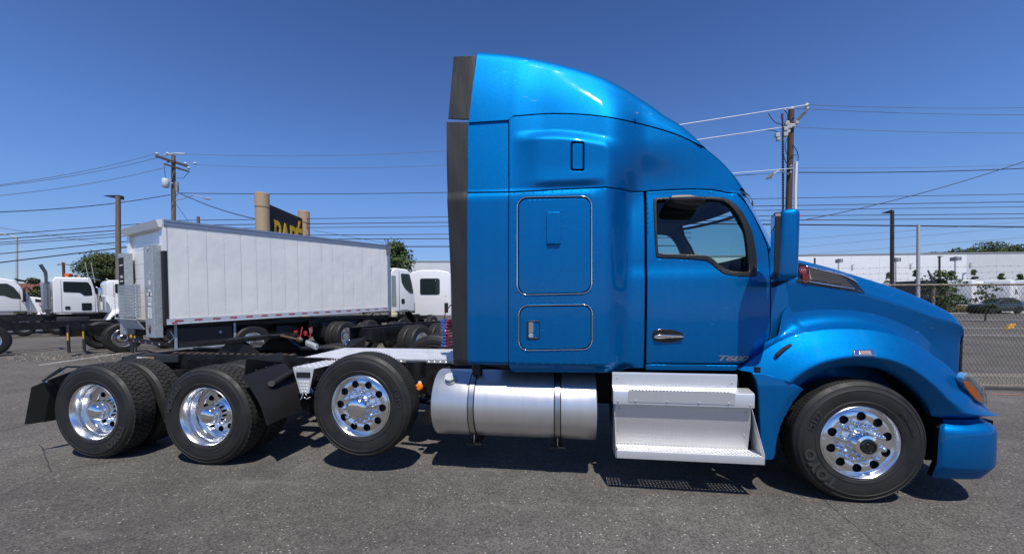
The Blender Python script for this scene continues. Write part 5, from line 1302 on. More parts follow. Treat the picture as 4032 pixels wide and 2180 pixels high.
    mb = MB(); mb.bbox((.1, .25, .5), (1.5, .7, 1.02), .1); mb.build('side_tank', PLAST, t, True)
    for x in (-3.6, -2.3):
        for y, r in ((0.02, 0), (2.42, pi)):
            simple_tyre('wheel', t, (x, y, .5), r)
    # air lines behind the cab
    for k, M_ in enumerate((PLAST, BLUEP, REDP)):
        mb = MB(); pts = [Vector((-.35-.03*k+.09*math.sin(i*.35+k), .55+.1*k+.09*math.cos(i*.35+k*2), 1.75-.02*i)) for i in range(34)]; mb.tube(pts, .014, 6); mb.build('air_line', M_, t, True)
    return t
conv_truck('cab_chassis_truck', 'white aerodynamic tractor at the left edge behind dark frame rails, hood pointing right', bgp(-100, 19.5), rzB-.15, aero=True, scale=1.0)
conv_truck('day_cab_truck', 'white day cab truck with tall chrome exhaust stack and square peep window', bgp(212, 19.0), rzB-.1, stack=True, scale=1.0)
conv_truck('day_cab_truck', 'white day cab truck mostly hidden behind the raised lift gate, chrome cowl showing', bgp(425, 22.0), rzB-.1, scale=1.0, stack=False)
def chassis(name, lab, pa, pb, wheels, flaps, group=None, z0=.82, z1=1.08, cross=True):
    dv = pb-pa; L_ = dv.length; t = thing(name, lab, 'truck chassis', pa, math.atan2(dv.y, dv.x), group)
    rail_pair(t, 0, L_, z0, z1, 0, .86)
    mb = MB()
    for k in range(int(L_/1.2)): mb.box((.3+k*1.2, .02, z0+.03), (.36+k*1.2, .84, z1-.04))
    tag(mb.build('crossmember', FRAME, t), kind='stuff')
    for (x, dual) in wheels:
        simple_tyre('wheel', t, (x, -.78, .5)); simple_tyre('wheel', t, (x, 1.64, .5), pi)
        if dual: simple_tyre('wheel', t, (x, -.48, .5), rim=False)
        mb = MB(); mb.cyl((x, -.6, .5), (x, 1.4, .5), .07, 10); mb.blob((x, .43, .5), .2, 1)
        for yy in (.05, .7): mb.cyl((x+.3, yy, .4), (x+.3, yy, .8), .1, 12)
        mb.build('axle', FRAME, t, True)
    for x, y in flaps:
        mb = MB(); mb.prism([(x, y, .12), (x+.02, y+.02, .12), (x+.03, y+.38, .12), (x+.01, y+.38, .12)], (0, 0, .86)); f_ = mb.build('mud_flap', PLAST, t)
        mb = MB(); mb.prism([(x-.006, y+.10, .50), (x-.006, y+.26, .50), (x-.006, y+.26, .74), (x-.006, y+.10, .74)], (.003, 0, 0)); mb.prism([(x+.03, y+.12, .48), (x+.03, y+.26, .48), (x+.03, y+.26, .74), (x+.03, y+.12, .74)], (.008, 0, 0)); mb.build('flap_badge', YELLOW, f_)
        mb = MB(); mb.prism([(x+.03, y+.03, .16), (x+.03, y+.34, .16), (x+.03, y+.34, .28), (x+.03, y+.03, .28)], (.008, 0, 0)); mb.build('flap_label', WHITEP, f_)
    return t
HB = Vector((math.cos(rzB), math.sin(rzB), 0))
qa = bgp(130, 13.4, 0); qb = bgp(258, 12.55, 0); qc = bgp(520, 12.5, 0)
GC = 'bare truck chassis parked behind the tractor'
chassis('bare_chassis', 'black frame rails at the far left edge, lying left of the other bare chassis', qa-HB*3.5, qa+HB*3.2, [(2.45, False)], [], GC, .76, 1.0)
chassis('bare_chassis', 'black frame rails with one polished wheel between two yellow-badged mud flaps and lift gate', qb, qb+HB*5.5, [(1.15, False)], [(-.05, -.62), (.35, -.30)], GC, .58, .90)
chassis('bare_chassis', 'black frame rails half hidden by the lift gate with its wheel beside the tool box', qc, qc+HB*4.5, [(1.35, False)], [(-.15, -.60), (.1, .05)], GC, .62, .90)
chassis('bare_chassis', 'black frame rails leading up to the white cab seen from behind', bgp(1215, 13.0, 0), bgp(1700, 20.5, 0), [(.9, True), (2.2, True), (6.8, False)], [], 'bare truck chassis parked behind the tractor')
chassis('bare_chassis', 'black frame rails with big dual tyres, nearest the tractor deck plate', bgp(1465, 10.6, 0), bgp(1850, 15.0, 0), [(1.15, True), (2.45, True)], [], 'bare truck chassis parked behind the tractor', .58, .97)
# white cab seen from behind
p = bgp(1693, 19.4); t = thing('white_cab', 'white truck cab seen from behind with a dark rounded rear window', 'truck cab', p, .10)
c = cabshell('cab', [(-1.04, .95), (-1.04, 2.95), (-.92, 3.12), (-.4, 3.22), (.4, 3.22), (.92, 3.12), (1.04, 2.95), (1.04, .95)], 0, 1.6, CW, t, .06)
plate('rear_window', rrect(-.48, 2.0, .50, 2.80, .10), -.012, .02, GLASSD, c)
for x in (-.93, .72): plate('corner_vent', rrect(x, .92+.2, x+.19, 1.42+.2-.02, .03, 3), -.01, .02, PLAST, c)
for x in (-.78, .80): mb = MB(); mb.blob((x, -.005, 1.92), .025, 1); mb.build('cab_bolt', PLAST, c)
mb = MB(); mb.box((-.1, -.06, .93), (.12, .0, 1.02)); mb.build('cab_latch', PLAST, c)
simple_tyre('wheel', t, (-1.1, 1.0, .5), pi/2*0, tread=False)
# loose bits on the chassis: glad hands
for u, v, d, M_, lab in ((1165, 1310, 12.0, REDM, 'red hose coupling left of its twin above the chassis rails'), (1203, 1312, 12.0, REDM, 'red hose coupling right of its twin above the chassis rails')):
    q = P3(u, v, d); mb = MB(); mb.bbox(q-Vector((.05, .03, .07)), q+Vector((.05, .03, .07)), .015); mb.tube([q, q+Vector((.0, .2, -.15)), Vector((q.x, q.y+.3, .9))], .02, 6); tag(mb.build('hose_coupling', M_, None), lab, 'hose coupling')
# ---------------------------------------------------------------- pylon sign
TAN = mat('tan_painted_steel', (.42, .30, .19), .55, noise=.04); SGN = mat('sign_black', (.006, .006, .008), .7)
pa = bgp(1042, 28.0); pb = bgp(1204, 33.5); dv = pb-pa; L_ = dv.length
sg = thing('pylon_sign', 'tall black sign with yellow letters between two tan round columns', 'sign', pa, math.atan2(dv.y, dv.x))
for x in (0, L_):
    mb = MB(); hz = 9.25; mb.lathe([(.45, 0), (.45, hz-1.05), (.42, hz-1.04), (.42, hz-.98), (.46, hz-.97), (.46, hz-.03), (.43, hz), (0, hz)], 32, (x, 0, 0), 'z'); mb.build('sign_column', TAN, sg, True, 30)
mb = MB(); mb.prism([(.4, -.1, 3.2), (L_-.4, -.1, 3.2), (L_-.4, -.1, 8.55), (.4, -.1, 8.65)], (0, .35, 0)); pn = mb.build('sign_panel', SGN, sg)
V, Fc = textmesh('PAPÉ', 2.9, .012, space=.92, bold=.05); wd = max(v.x for v in V); mn = min(v.x for v in V); hh_ = 2.9*.7
Lw = L_-1.7; mb = MB(); mb.add([(1.12+(v.x-mn)/(wd-mn)*Lw, -.13-v.z, 5.52+v.y*1.05) for v in V], Fc); mb.build('sign_lettering', YELLOW, sg)
# ---------------------------------------------------------------- poles
def pole(name, lab, cat, u, vt, d, r0, r1, M, vb=None, lean=0., group=None):
    b = bgp(u+lean, d); top = P3(u, vt, d); t = thing(name, lab, cat, b, 0, group)
    h = Vector((top.x-b.x, top.y-b.y, top.z-b.z)); mb = MB(); mb.tube([(0, 0, -.1), h*.5, h], [r0, (r0+r1)/2, r1], 12); mb.build('pole', M, t, True); return t, h, b
def L3(b, u, v, d): return P3(u, v, d)-b
t, h, b = pole('utility_pole', 'wooden utility pole with crossarms and a white transformer above the box truck', 'utility pole', 683, 612, 33, .19, .14, WOOD)
for (u0, v0, d0, u1, v1, d1, w_) in ((612, 614, 31.5, 739, 655, 34, .07), (645, 645, 32, 745, 676, 34, .05)):
    mb = MB(); mb.tube([L3(b, u0, v0, d0), L3(b, u1, v1, d1)], w_*1.6, 4); mb.build('crossarm', WOOD, t)
mb = MB(); mb.tube([L3(b, 648, 612, 32.6), L3(b, 690, 604, 32.6), L3(b, 730, 607, 32.6)], .07, 6); mb.build('top_bracket', CERAM, t)
for (u, v) in ((618, 607), (731, 645), (660, 606), (743, 663), (768, 645), (661, 637)):
    mb = MB(); q = L3(b, u, v, 32.6); mb.lathe([(0, .12), (.09, .1), (.13, .03), (.07, 0), (.12, -.03), (.06, -.08), (0, -.14)], 10, q, 'z'); mb.build('insulator', CERAM, t, True)
mb = MB(); q = L3(b, 652, 721, 32.4); mb.lathe([(0, .38), (.2, .36), (.25, .30), (.25, -.3), (.2, -.36), (0, -.37)], 18, q, 'z'); mb.tube([q, L3(b, 680, 721, 32.8)], .05, 6); mb.build('transformer', CERAM, t, True, 40)
mb = MB(); q = L3(b, 697, 735, 32.8); mb.lathe([(0, .4), (.12, .38), (.12, -.4), (0, -.42)], 10, q, 'z'); mb.build('switch_box', mat('dull_grey', (.25, .27, .3), .6), t, True)
mb = MB(); mb.tube([L3(b, 648, 655, 32.5), L3(b, 650, 690, 32.4), L3(b, 655, 705, 32.4)], .02, 5); mb.tube([L3(b, 740, 680, 32.8), L3(b, 722, 703, 32.8), L3(b, 695, 700, 32.8)], .02, 5); mb.tube([L3(b, 700, 730, 32.7), L3(b, 702, 760, 32.7), L3(b, 690, 775, 32.7)], .025, 5); mb.build('jumper_wire', WIRE, t)
mb = MB(); mb.tube([L3(b, 690, 790, 33), L3(b, 765, 768, 32.5), L3(b, 800, 778, 32)], .035, 6); mb.blob(L3(b, 818, 783, 31.8), (.35, .12, .07), 2); mb.build('lamp_arm', GREY, t)
mb = MB(); mb.tube([L3(b, 690, 798, 33), L3(b, 740, 870, 33)], .02, 5); mb.build('guy_wire', WIRE, t)
# right-hand pole
t, h, b = pole('utility_pole', 'brown utility pole with white riser conduit beside the tractor mirror', 'utility pole', 3116, 432, 23, .19, .155, WOODB, lean=-22)
mb = MB(); mb.tube([L3(b, 3081, 452, 22.8), L3(b, 3083, 700, 22.8), L3(b, 3084, 1150, 22.8)], .045, 8); rs = mb.build('riser_conduit', PLAST, t)
mb = MB()
for k in range(52): q = L3(b, 3083, 560+k*10, 22.7); mb.lathe([(.07, 0), (.07, .05)], 8, q, 'z')
tag(mb.build('riser_rings', PLAST, rs), kind='stuff')
mb = MB(); mb.tube([L3(b, 3080, 448, 22.7), L3(b, 3080, 468, 22.7)], .065, 8); mb.build('riser_cap', RED, rs)
mb = MB(); mb.tube([L3(b, 3136, 637, 22.8), L3(b, 3132, 740, 22.8), L3(b, 3130, 1150, 22.8)], .07, 10); mb.build('white_conduit', WHITEP, t, True)
mb = MB(); mb.box(L3(b, 3134, 844, 22.6), L3(b, 3149, 853, 22.7)); mb.build('orange_tag', mat('orange_plastic', (.8, .12, .03), .5), t)
mb = MB(); mb.tube([L3(b, 3128, 485, 23), L3(b, 3170, 442, 23)], .08, 6); mb.build('bracket_arm', WOOD, t)
for (u, v, s) in ((3178, 430, 1.), (3176, 417, 1.2), (3116, 434, 1.5), (3092, 433, .7)):
    mb = MB(); q = L3(b, u, v, 23); mb.lathe([(0, .12*s), (.08*s, .1*s), (.1*s, .03), (.06*s, 0), (.1*s, -.04), (0, -.14*s)], 10, q, 'z'); mb.build('insulator', CERAM, t, True)
random.seed(3)
for (u, v, s) in ((3098, 488, .12), (3106, 500, .14), (3093, 510, .12), (3102, 520, .1), (3122, 497, .1), (3136, 486, .09), (3092, 532, .12), (3060, 535, .12), (3064, 550, .09), (3113, 655, .05), (3112, 680, .05)):
    mb = MB(); q = L3(b, u, v, 22.8); mb.bbox(q-Vector((s, .1, s*.8)), q+Vector((s, .1, s*1.2)), .03); mb.build('pole_fitting', GREY, t)
for L_ in (((3025, 447), (3050, 480), (3078, 490)), ((3088, 435), (3100, 450), (3098, 480)), ((3014, 513), (3050, 515), (3065, 530)), ((3122, 570), (3140, 600), (3142, 630), (3128, 650)), ((3100, 545), (3092, 575), (3100, 610), (3120, 612), (3138, 610)), ((3083, 600), (3095, 640), (3110, 650))):
    mb = MB(); mb.tube([L3(b, u, v, 22.8) for u, v in spl(list(L_), 4)], .022, 5); mb.build('jumper_wire', WIRE, t)
mb = MB(); mb.tube([L3(b, 3110, 690, 23), L3(b, 3070, 668, 22.4), L3(b, 3045, 685, 22)], .035, 6); la = mb.build('lamp_arm', GREY, t)
mb = MB(); mb.prism([L3(b, 3050, 678, 22), L3(b, 3036, 684, 22), L3(b, 3020, 703, 21.9), L3(b, 3045, 697, 21.9)], (0, .25, 0)); mb.build('lamp_head', mat('lamp_head_olive', (.16, .15, .12), .5), la)
# street and yard lamps
def lamp(lab, u, vt, d, r, M, arm, headM=None, group=None, name='light_pole'):
    t, h, b = pole(name, lab, 'light pole', u, vt, d, r, r*.85, M, group=group)
    if arm:
        mb = MB(); a0 = L3(b, u, vt+2, d); a1 = L3(b, arm[0], arm[1], d); mb.prism([a0+Vector((0, 0, .12)), a1+Vector((0, 0, .03)), a1, a0-Vector((0, 0, .12))], (0, .35, 0)); mb.build('lamp_head', headM or PLAST, t)
    return t
lamp('thick weathered wooden light pole with a flat lamp beside the box truck', 465, 773, 25, .15, WOOD, (408, 771))
t = lamp('thin pale street light with a curved arm at the far left edge', 66, 937, 42, .11, GREY, None)
mb = MB(); b = t.location; mb.tube([L3(b, 66, 937, 42), L3(b, 40, 925, 42), L3(b, 0, 918, 42), L3(b, -40, 915, 42)], .07, 6); mb.build('lamp_arm', GREY, t)
DKP = mat('dark_bronze_pole', (.035, .022, .025), .5)
lamp('dark bronze light pole behind the hood with a small flat head', 3513, 829, 30, .14, DKP, (3484, 836))
lamp('plain pale grey pole right of the dark light pole behind the hood', 3616, 884, 22, .09, mat('pale_grey_pole', (.42, .42, .40), .6), None)
for i, (u, v, uu) in enumerate(((3208, 1015, 0), (3699, 1008, 3716))):
    lamp(['short dark light pole against the white warehouse just above the hood', 'slim dark light pole before the warehouse right of the grey pole'][i], u, v, 68, .16, DKP, (uu, v+1) if uu else None)
for i, (u, v) in enumerate(((3302, 1017), (3527, 1013), (3761, 1009))):
    t = lamp(['leftmost of three pale camera poles by the warehouse', 'middle one of three pale camera poles by the warehouse', 'rightmost of three pale camera poles by the warehouse'][i], u, v, 66, .13, GREY, None, name='camera_pole')
    t['category'] = 'pole'; b = t.location; mb = MB(); mb.bbox(L3(b, u-3, v+16, 66), L3(b, u+6, v+4, 65), .1); mb.build('camera_box', mat('dull_grey', (.25, .27, .3), .6), t)
for i, (u, v) in enumerate(((3356, 1041), (3585, 1037), (3820, 1033))):
    b = P3(u, v+24, 72); t = thing('wall_lamp', ['leftmost small lamp on the white warehouse wall', 'middle small lamp on the white warehouse wall', 'rightmost small lamp on the white warehouse wall'][i], 'wall lamp', b)
    mb = MB(); mb.tube([(0, 0, 0), L3(b, u, v+2, 72)], .14, 8); mb.build('lamp_post', GREY, t); mb = MB(); mb.tube([L3(b, u, v+2, 72), L3(b, u+10, v-1, 72)], .08, 6); mb.build('lamp_head', GREY, t)
# ---------------------------------------------------------------- overhead wires
Z4 = lambda x, y: (x/2.1467, 550+y/2.1467); Z2 = lambda x, y: (900+x/2.322, 850+y/2.322); ZR = lambda x, y: (2650+x/1.864, 350+y/1.864)
def wire(lab, pts, d0, d1, r, M, sag=0., group=None):
    (ua, va), (ub, vb) = pts; a = P3(ua, va, d0); c = P3(ub, vb, d1); q = []
    # runs that leave the picture or pass behind the tractor carry on beyond it
    ea = .5 if ua < 0 else (.7 if 2700 < ua < 3000 else (.28 if 2400 < ua < 2700 else 0.)); ec = 1. if ub > 4040 else (.75 if 1700 < ub < 2000 else 0.)
    for i in range(19):
        t = -ea+(1+ea+ec)*i/18; p = a.lerp(c, t); tt = max(0, min(1, t)); p = p-Vector((0, 0, sag*4*tt*(1-tt))); q.append(p)
    o = obj('power_line', *(lambda m_: (m_.V, m_.F))(MB().tube([p-a for p in q], r, 5)), M); o.location = a
    tag(o, lab, 'power line', group)
G1 = 'overhead lines left of the tractor'; G2 = 'overhead lines right of the tractor'
for i, ((a, c), r) in enumerate((((Z4(-60, 388), Z4(1315, 118)), .018), ((Z4(-60, 398), Z4(1400, 135)), .018), ((Z4(-60, 478), Z4(1400, 235)), .018), ((Z4(-60, 612), Z4(1440, 465)), .03))):
    wire(f'{ORD[i]} from the top of the lines reaching the left wooden pole from the left edge', (a, c), 26, 32.5, r, WIREF if i < 3 else WIRE, .25, G1)
for i, ((a, c), r) in enumerate((((Z4(-60, 808), Z4(1330, 700)), .03), ((Z4(-60, 845), Z4(1330, 740)), .035), ((Z4(-60, 873), Z4(1330, 769)), .028), ((Z4(-60, 890), Z4(1330, 797)), .028), ((Z4(-60, 970), Z4(1330, 834)), .035), ((Z4(-60, 1045), Z4(1330, 877)), .045))):
    wire(f'{ORD[i]} from the top in the low cable bundle at left of the lift gate', (a, c), 30, 32, r, WIRE, .0, G1)
wire('thin cable slanting down to the right across the low bundle at left', (Z4(-60, 735), Z4(1110, 912)), 34, 40, .022, WIREF, 0, G1)
wire('dark line from the wooden pole past the top of the sign', (Z4(1515, 452), (1790, 757)), 33, 33, .03, WIRE, .1, G1)
wire('cable drooping from the wooden pole lamp down to the sign', (Z4(1515, 450), (1040, 868)), 32.5, 30, .035, WIRE, .25, G1)
wire('faint highest line between the wooden pole and the sleeper', (Z4(1570, 122), (1790, 592)), 33, 36, .016, WIREF, .3, G1)
wire('faint second line between the wooden pole and the sleeper', ((765, 648), (1790, 648)), 33, 36, .014, WIREF, .3, G1)
for i, (y0, y1, r) in enumerate(((40, 6, .028), (84, 56, .034), (117, 93, .026), (184, 166, .03), (218, 206, .036), (286, 278, .045))):
    wire(f'{ORD[i]} from the top in the cable bundle between sign and sleeper', (Z2(-620, y0+(y0-y1)*.12), Z2(2150, y1)), 33, 33, r, WIRE, .0, G1)
wire('slanting thin cable above the box truck roof right of the sign', (Z2(770, 130), Z2(1420, 245)), 33, 33, .02, WIREF, 0, G1)
for i, ((a, c), r, M_) in enumerate((((ZR(-400, 335), ZR(985, 118)), .032, WIREL), ((ZR(-400, 460), ZR(800, 283)), .030, WIREL), ((ZR(300, 632), ZR(880, 583)), .026, WIREL), ((ZR(300, 648), ZR(835, 612)), .024, WIREF))):
    wire(f'{ORD[i]} from the top of the lines reaching the brown pole from the left', (a, c), 19, 22.8, r*.75, M_, .0, G2)
for i, ((a, c), r, M_) in enumerate((((ZR(985, 118), ZR(2700, 136)), .014, WIREF), ((ZR(880, 143), ZR(2700, 190)), .014, WIREF), ((ZR(885, 280), ZR(2700, 324)), .014, WIREF), ((ZR(915, 580), ZR(2700, 548)), .010, WIREF), ((ZR(920, 613), ZR(2700, 577)), .028, WIRE))):
    wire(f'{ORD[i]} from the top of the lines leaving the brown pole to the right', (a, c), 23, 28, r, M_, .12, G2)
wire('cable rising steeply to the right edge from behind the mirror', (ZR(950, 965), ZR(2700, 490)), 22.6, 24, .022, WIRE, .3, G2)
for i, (x0, y0, y1, r) in enumerate(((500, 808, 770, .018), (500, 862, 826, .022), (500, 893, 863, .018), (500, 934, 916, .022), (500, 966, 948, .024), (500, 992, 1014, .040))):
    wire(f'{ORD[i]} from the top in the low cable bundle behind the tractor mirror', (ZR(x0, y0), ZR(2700, y1)), 23.4, 25, r, WIRE, .0, G2)
for i, (y0, y1) in enumerate(((1105, 965), (1166, 998), (1222, 1080))):
    wire(f'{ORD[i]} of the three faint lines under the low bundle at right', (ZR(880, y0), ZR(2700, y1)), 34, 34, .012, WIREF, 0, G2)
# ---------------------------------------------------------------- foliage
def leaf_mat(name, a, b_):
    M = bpy.data.materials.new(name); M.use_nodes = True; n = M.node_tree.nodes; L = M.node_tree.links; bs = n['Principled BSDF']
    tc = n.new('ShaderNodeTexCoord'); no = n.new('ShaderNodeTexNoise'); no.inputs['Scale'].default_value = 2.2; no.inputs['Detail'].default_value = 4; L.new(tc.outputs['Object'], no.inputs['Vector'])
    mx = n.new('ShaderNodeMix'); mx.data_type = 'RGBA'; mx.inputs[6].default_value = (*a, 1); mx.inputs[7].default_value = (*b_, 1)
    r = n.new('ShaderNodeMapRange'); r.inputs[1].default_value = .35; r.inputs[2].default_value = .65; L.new(no.outputs['Fac'], r.inputs[0]); L.new(r.outputs[0], mx.inputs[0])
    L.new(mx.outputs[2], bs.inputs['Base Color']); bs.inputs['Roughness'].default_value = .7; bs.inputs['Specular IOR Level'].default_value = .25; return M
LEAF1 = leaf_mat('dark_cypress_foliage', (.025, .040, .012), (.075, .095, .030)); LEAF2 = leaf_mat('green_leaves', (.030, .055, .014), (.075, .11, .032)); LEAF3 = leaf_mat('distant_foliage', (.03, .05, .02), (.07, .095, .035))
def tree(name, lab, base, H, R, M, n=2600, leaf=.14, squash=1., trunk=.22, shape='round', group=None, nclump=26, seed=1, low=.25):
    rnd = random.Random(seed); t = thing(name, lab, 'tree', base, 0, group)
    mb = MB(); mb.tube([(0, 0, -.1), (.05*R, 0, H*.35), (0, .03*R, H*.75)], [trunk, trunk*.7, trunk*.25], 8)
    for k in range(7):
        a = rnd.uniform(0, 2*pi); z = rnd.uniform(.3, .7)*H; mb.tube([(0, 0, z), (math.cos(a)*R*.5, math.sin(a)*R*.5, z+H*.12)], [trunk*.35, trunk*.1], 5)
    mb.build('trunk', WOOD, t, True)
    cl = []
    for k in range(nclump):
        z = rnd.uniform(low, 1.); 
        if shape == 'round': rad = R*math.sqrt(max(0.04, 1-((z-(low+1)/2)/((1-low)/2))**2))
        elif shape == 'cone': rad = R*(1.02-(z-low)/(1-low))**.7
        else: rad = R*(1-.5*(z-low)/(1-low))
        a = rnd.uniform(0, 2*pi); q = rad*math.sqrt(rnd.uniform(.2, 1))*.8
        cl.append((q*math.cos(a), q*math.sin(a), z*H*.93, rnd.uniform(.2, .42)*R*squash))
    V = []; Fc = []
    for i in range(n):
        cx_, cy_, cz_, cr = cl[i % nclump]; th_ = rnd.uniform(0, 2*pi); ph = math.acos(rnd.uniform(-.7, 1)); rr = cr*rnd.uniform(.55, 1.08)
        d = Vector((math.sin(ph)*math.cos(th_), math.sin(ph)*math.sin(th_), math.cos(ph)*.75)); c = Vector((cx_, cy_, cz_))+d*rr
        nn = (d+Vector((rnd.uniform(-.7, .7), rnd.uniform(-.7, .7), rnd.uniform(-.3, .9)))).normalized(); a = nn.orthogonal().normalized(); b2 = nn.cross(a); s = leaf*rnd.uniform(.5, 1.3)
        an = rnd.uniform(0, pi); u_ = a*math.cos(an)+b2*math.sin(an); w2 = nn.cross(u_); k = len(V)
        V += [c-u_*s, c-w2*s*.5, c+u_*s, c+w2*s*.5]; Fc.append((k, k+1, k+2, k+3))
    obj('crown', V, Fc, M, t); return t
# big dark conifer at left: one mass seen between trucks and lift gate
def zt_(v, d): return 1.67+(HZN-v)/FPX*d
tree('cypress_tree', 'large dark cypress behind the white day cabs at left', bgp(418, 38), zt_(1003, 38), 3.0, LEAF1, 15000, .11, 1., .4, 'round', nclump=60, seed=4, low=.08)
tree('cypress_tree', 'dark cypress hidden partly behind the lift gate at left', bgp(500, 40), zt_(1020, 40), 3.2, LEAF1, 9000, .13, 1., .4, 'round', nclump=44, seed=9, low=.08)
tree('small_cypress', 'small cypress in front of the brown roofed building at left', bgp(134, 34), zt_(1093, 34), 1.1, LEAF1, 2500, .12, 1., .2, 'cone', nclump=24, seed=5, low=.1)
tree('round_tree', 'full green tree behind the front end of the box truck', bgp(1560, 34), zt_(955, 34), 2.9, LEAF2, 9000, .14, .9, .3, 'cone', nclump=60, seed=8, low=.1)
for i, (u, v, R_, sd_) in enumerate(((3665, 994, 2.6, 1), (3750, 982, 3.4, 2), (3830, 975, 3.6, 3), (3880, 962, 4.4, 5), (3935, 972, 3.6, 6), (3990, 970, 2.8, 4), (4050, 1000, 2.0, 7))):
    tree('distant_tree', f'{ORD[i]} tree from the left in the row above the warehouse roof', bgp(u, 92), zt_(v, 92), R_*1.15, LEAF3, 5000, .26, 1., .4, 'round', 'trees rising behind the white warehouse', 34, sd_, .5)
tree('young_tree', 'bushy young tree just behind the fence post at right', bgp(3722, 26), zt_(1072, 26), 1.35, LEAF2, 1500, .11, .8, .07, 'round', nclump=30, seed=11, low=.30)
tree('young_tree', 'sparse young tree behind the chain link above the green car', bgp(3880, 28), zt_(1110, 28)*1.0, .9, LEAF2, 500, .10, .8, .06, 'round', nclump=16, seed=12, low=.25)
for i, (u, v) in enumerate(((3497, 1075), (3603, 1065), (3829, 1064), (3943, 1066), (4010, 1085))):
    tree('columnar_tree', f'{ORD[i]} slim planted tree from the left along the warehouse wall', bgp(u, 62), zt_(v, 62), .95, LEAF2, 420, .22, .8, .1, 'cone', 'slim trees planted along the warehouse', 12, 20+i, .4)
# ---------------------------------------------------------------- buildings
WALLW = mat('white_tilt_up_wall', (.78, .79, .80), .8, noise=.025, nscale=.4); WALLG = mat('pale_grey_wall', (.60, .61, .62), .8, noise=.03, nscale=.4)
def building(name, lab, u0, u1, d0, d1, z, npan, M1, M2=None, split=None, cap=True, zb=-.2):
    a = bgp(u0, d0); b_ = bgp(u1, d1); dv = b_-a; L_ = Vector((dv.x, dv.y, 0)).length; t = thing(name, lab, 'building', (a.x, a.y, a.z), math.atan2(dv.y, dv.x))
    w_ = L_/npan
    for k in range(npan):
        x0 = k*w_; mb = MB(); mb.box((x0+.012, 0, zb), (x0+w_-.012, .3, z)); mb.build('wall_panel', M2 if (M2 and k >= split) else M1, t)
    mb = MB(); mb.box((0, .05, zb), (L_, 30, z-.1)); mb.build('building_mass', GREY, t)
    if cap: mb = MB(); mb.box((-.1, -.08, z), (L_+.1, .4, z+.22)); mb.build('parapet_cap', mat('grey_coping', (.28, .28, .27), .7), t)
    return t, w_, L_
t, w_, L_ = building('warehouse', 'long white tilt-up warehouse across the right background', 2600, 4400, 78, 71, zt_(1007, 74)-.2, 16, WALLW, WALLG, 11)
t2, w2_, _ = building('warehouse', 'pale grey warehouse seen past the white cab behind the sleeper', 1560, 2500, 92, 92, zt_(1031, 92)-.2, 7, WALLG, WALLG, 9)
mb = MB()
for k in range(3): mb.box((8+k*6, -.05, 3), (8.2+k*6, 0, 7))
mb.build('downpipe', PLAST, t2)
ROOF = mat('brown_metal_roof', (.20, .075, .045), .6)
a = bgp(-120, 46); t = thing('low_building', 'low grey building with a brown metal roof edge at far left', 'building', a, .1)
mb = MB(); mb.box((0, 0, -.2), (12.2, 10, 3.1)); mb.build('wall', mat('dim_grey_wall', (.20, .205, .21), .8), t)
for k in range(24): mb = MB(); mb.prism([(k*.5+.02, -.25, 2.75), (k*.5+.48, -.25, 2.75), (k*.5+.48, .1, 3.75), (k*.5+.02, .1, 3.75)], (0, .1, 0)); mb.build('roof_panel', ROOF, t)
mb = MB(); mb.box((0, .12, 3.0), (12.1, 9, 3.7)); mb.build('roof', ROOF, t)
t = thing('utility_pole', 'distant short utility pole above the day cab roof', 'utility pole', bgp(257, 70)); h = zt_(1033, 70)
mb = MB(); mb.tube([(0, 0, 0), (0, 0, h)], .2, 8); mb.build('pole', WOODB, t); mb = MB(); mb.tube([(-1.3, 0, h-.4), (0, 0, h-.25), (1.6, 0, h-.5)], .09, 5); mb.build('crossarm', WOOD, t)
t = thing('orange_lift', 'small orange aerial platform far behind the day cab roof', 'aerial lift', bgp(266, 60)); z = zt_(1081, 60)
mb = MB(); mb.bbox((-.4, 0, z-.3), (.4, .6, z+.15), .05); mb.build('basket', mat('orange_plastic', (.8, .12, .03), .5), t); mb = MB(); mb.cyl((0, .3, 0), (0, .3, z-.3), .12, 8); mb.build('mast', PLAST, t)
t = thing('wood_post', 'short bare wooden post top showing above the box truck roof', 'post', bgp(791, 30)); h = zt_(857, 30); mb = MB(); mb.tube([(0, 0, 0), (0, 0, h)], .10, 8); tag(mb.build('pole', WOOD, t))
# ---------------------------------------------------------------- far yard: trailers and tractors behind the street
TG = 'white trailers parked nose-out along the warehouse'
proto = None
for i, (u, d) in enumerate(((3430, 56), (3570, 55), (3705, 54), (3860, 53))):
    p = bgp(u, d); lab = ['leftmost white trailer parked against the warehouse', 'second white trailer from the left against the warehouse', 'third white trailer from the left against the warehouse', 'rightmost white trailer parked against the warehouse'][i]
    if proto is None:
        proto = t = thing('parked_trailer', lab, 'trailer', p, .05, TG)
        mb = MB(); mb.bbox((-1.3, 0, 1.1), (1.3, 9, 4.0), .05); mb.build('trailer_body', WHITE, t)
        mb = MB(); mb.bbox((-1.1, -.25, 2.4), (1.1, 0, 3.8), .08); mb.build('cooling_unit', mat('reefer_white', (.62, .63, .64), .5), t)
        mb = MB(); mb.box((-.7, -.27, 2.6), (.7, -.25, 2.9)); mb.build('cooler_grille', PLAST, t)
        mb = MB(); mb.box((-1.2, -.02, 1.0), (1.2, .1, 1.3)); mb.box((-.9, .3, .2), (-.75, .5, 1.1)); mb.box((.75, .3, .2), (.9, .5, 1.1)); mb.build('landing_gear', PLAST, t)
    else:
        t = copytree(proto); t.location = p; t['label'] = lab
proto = None
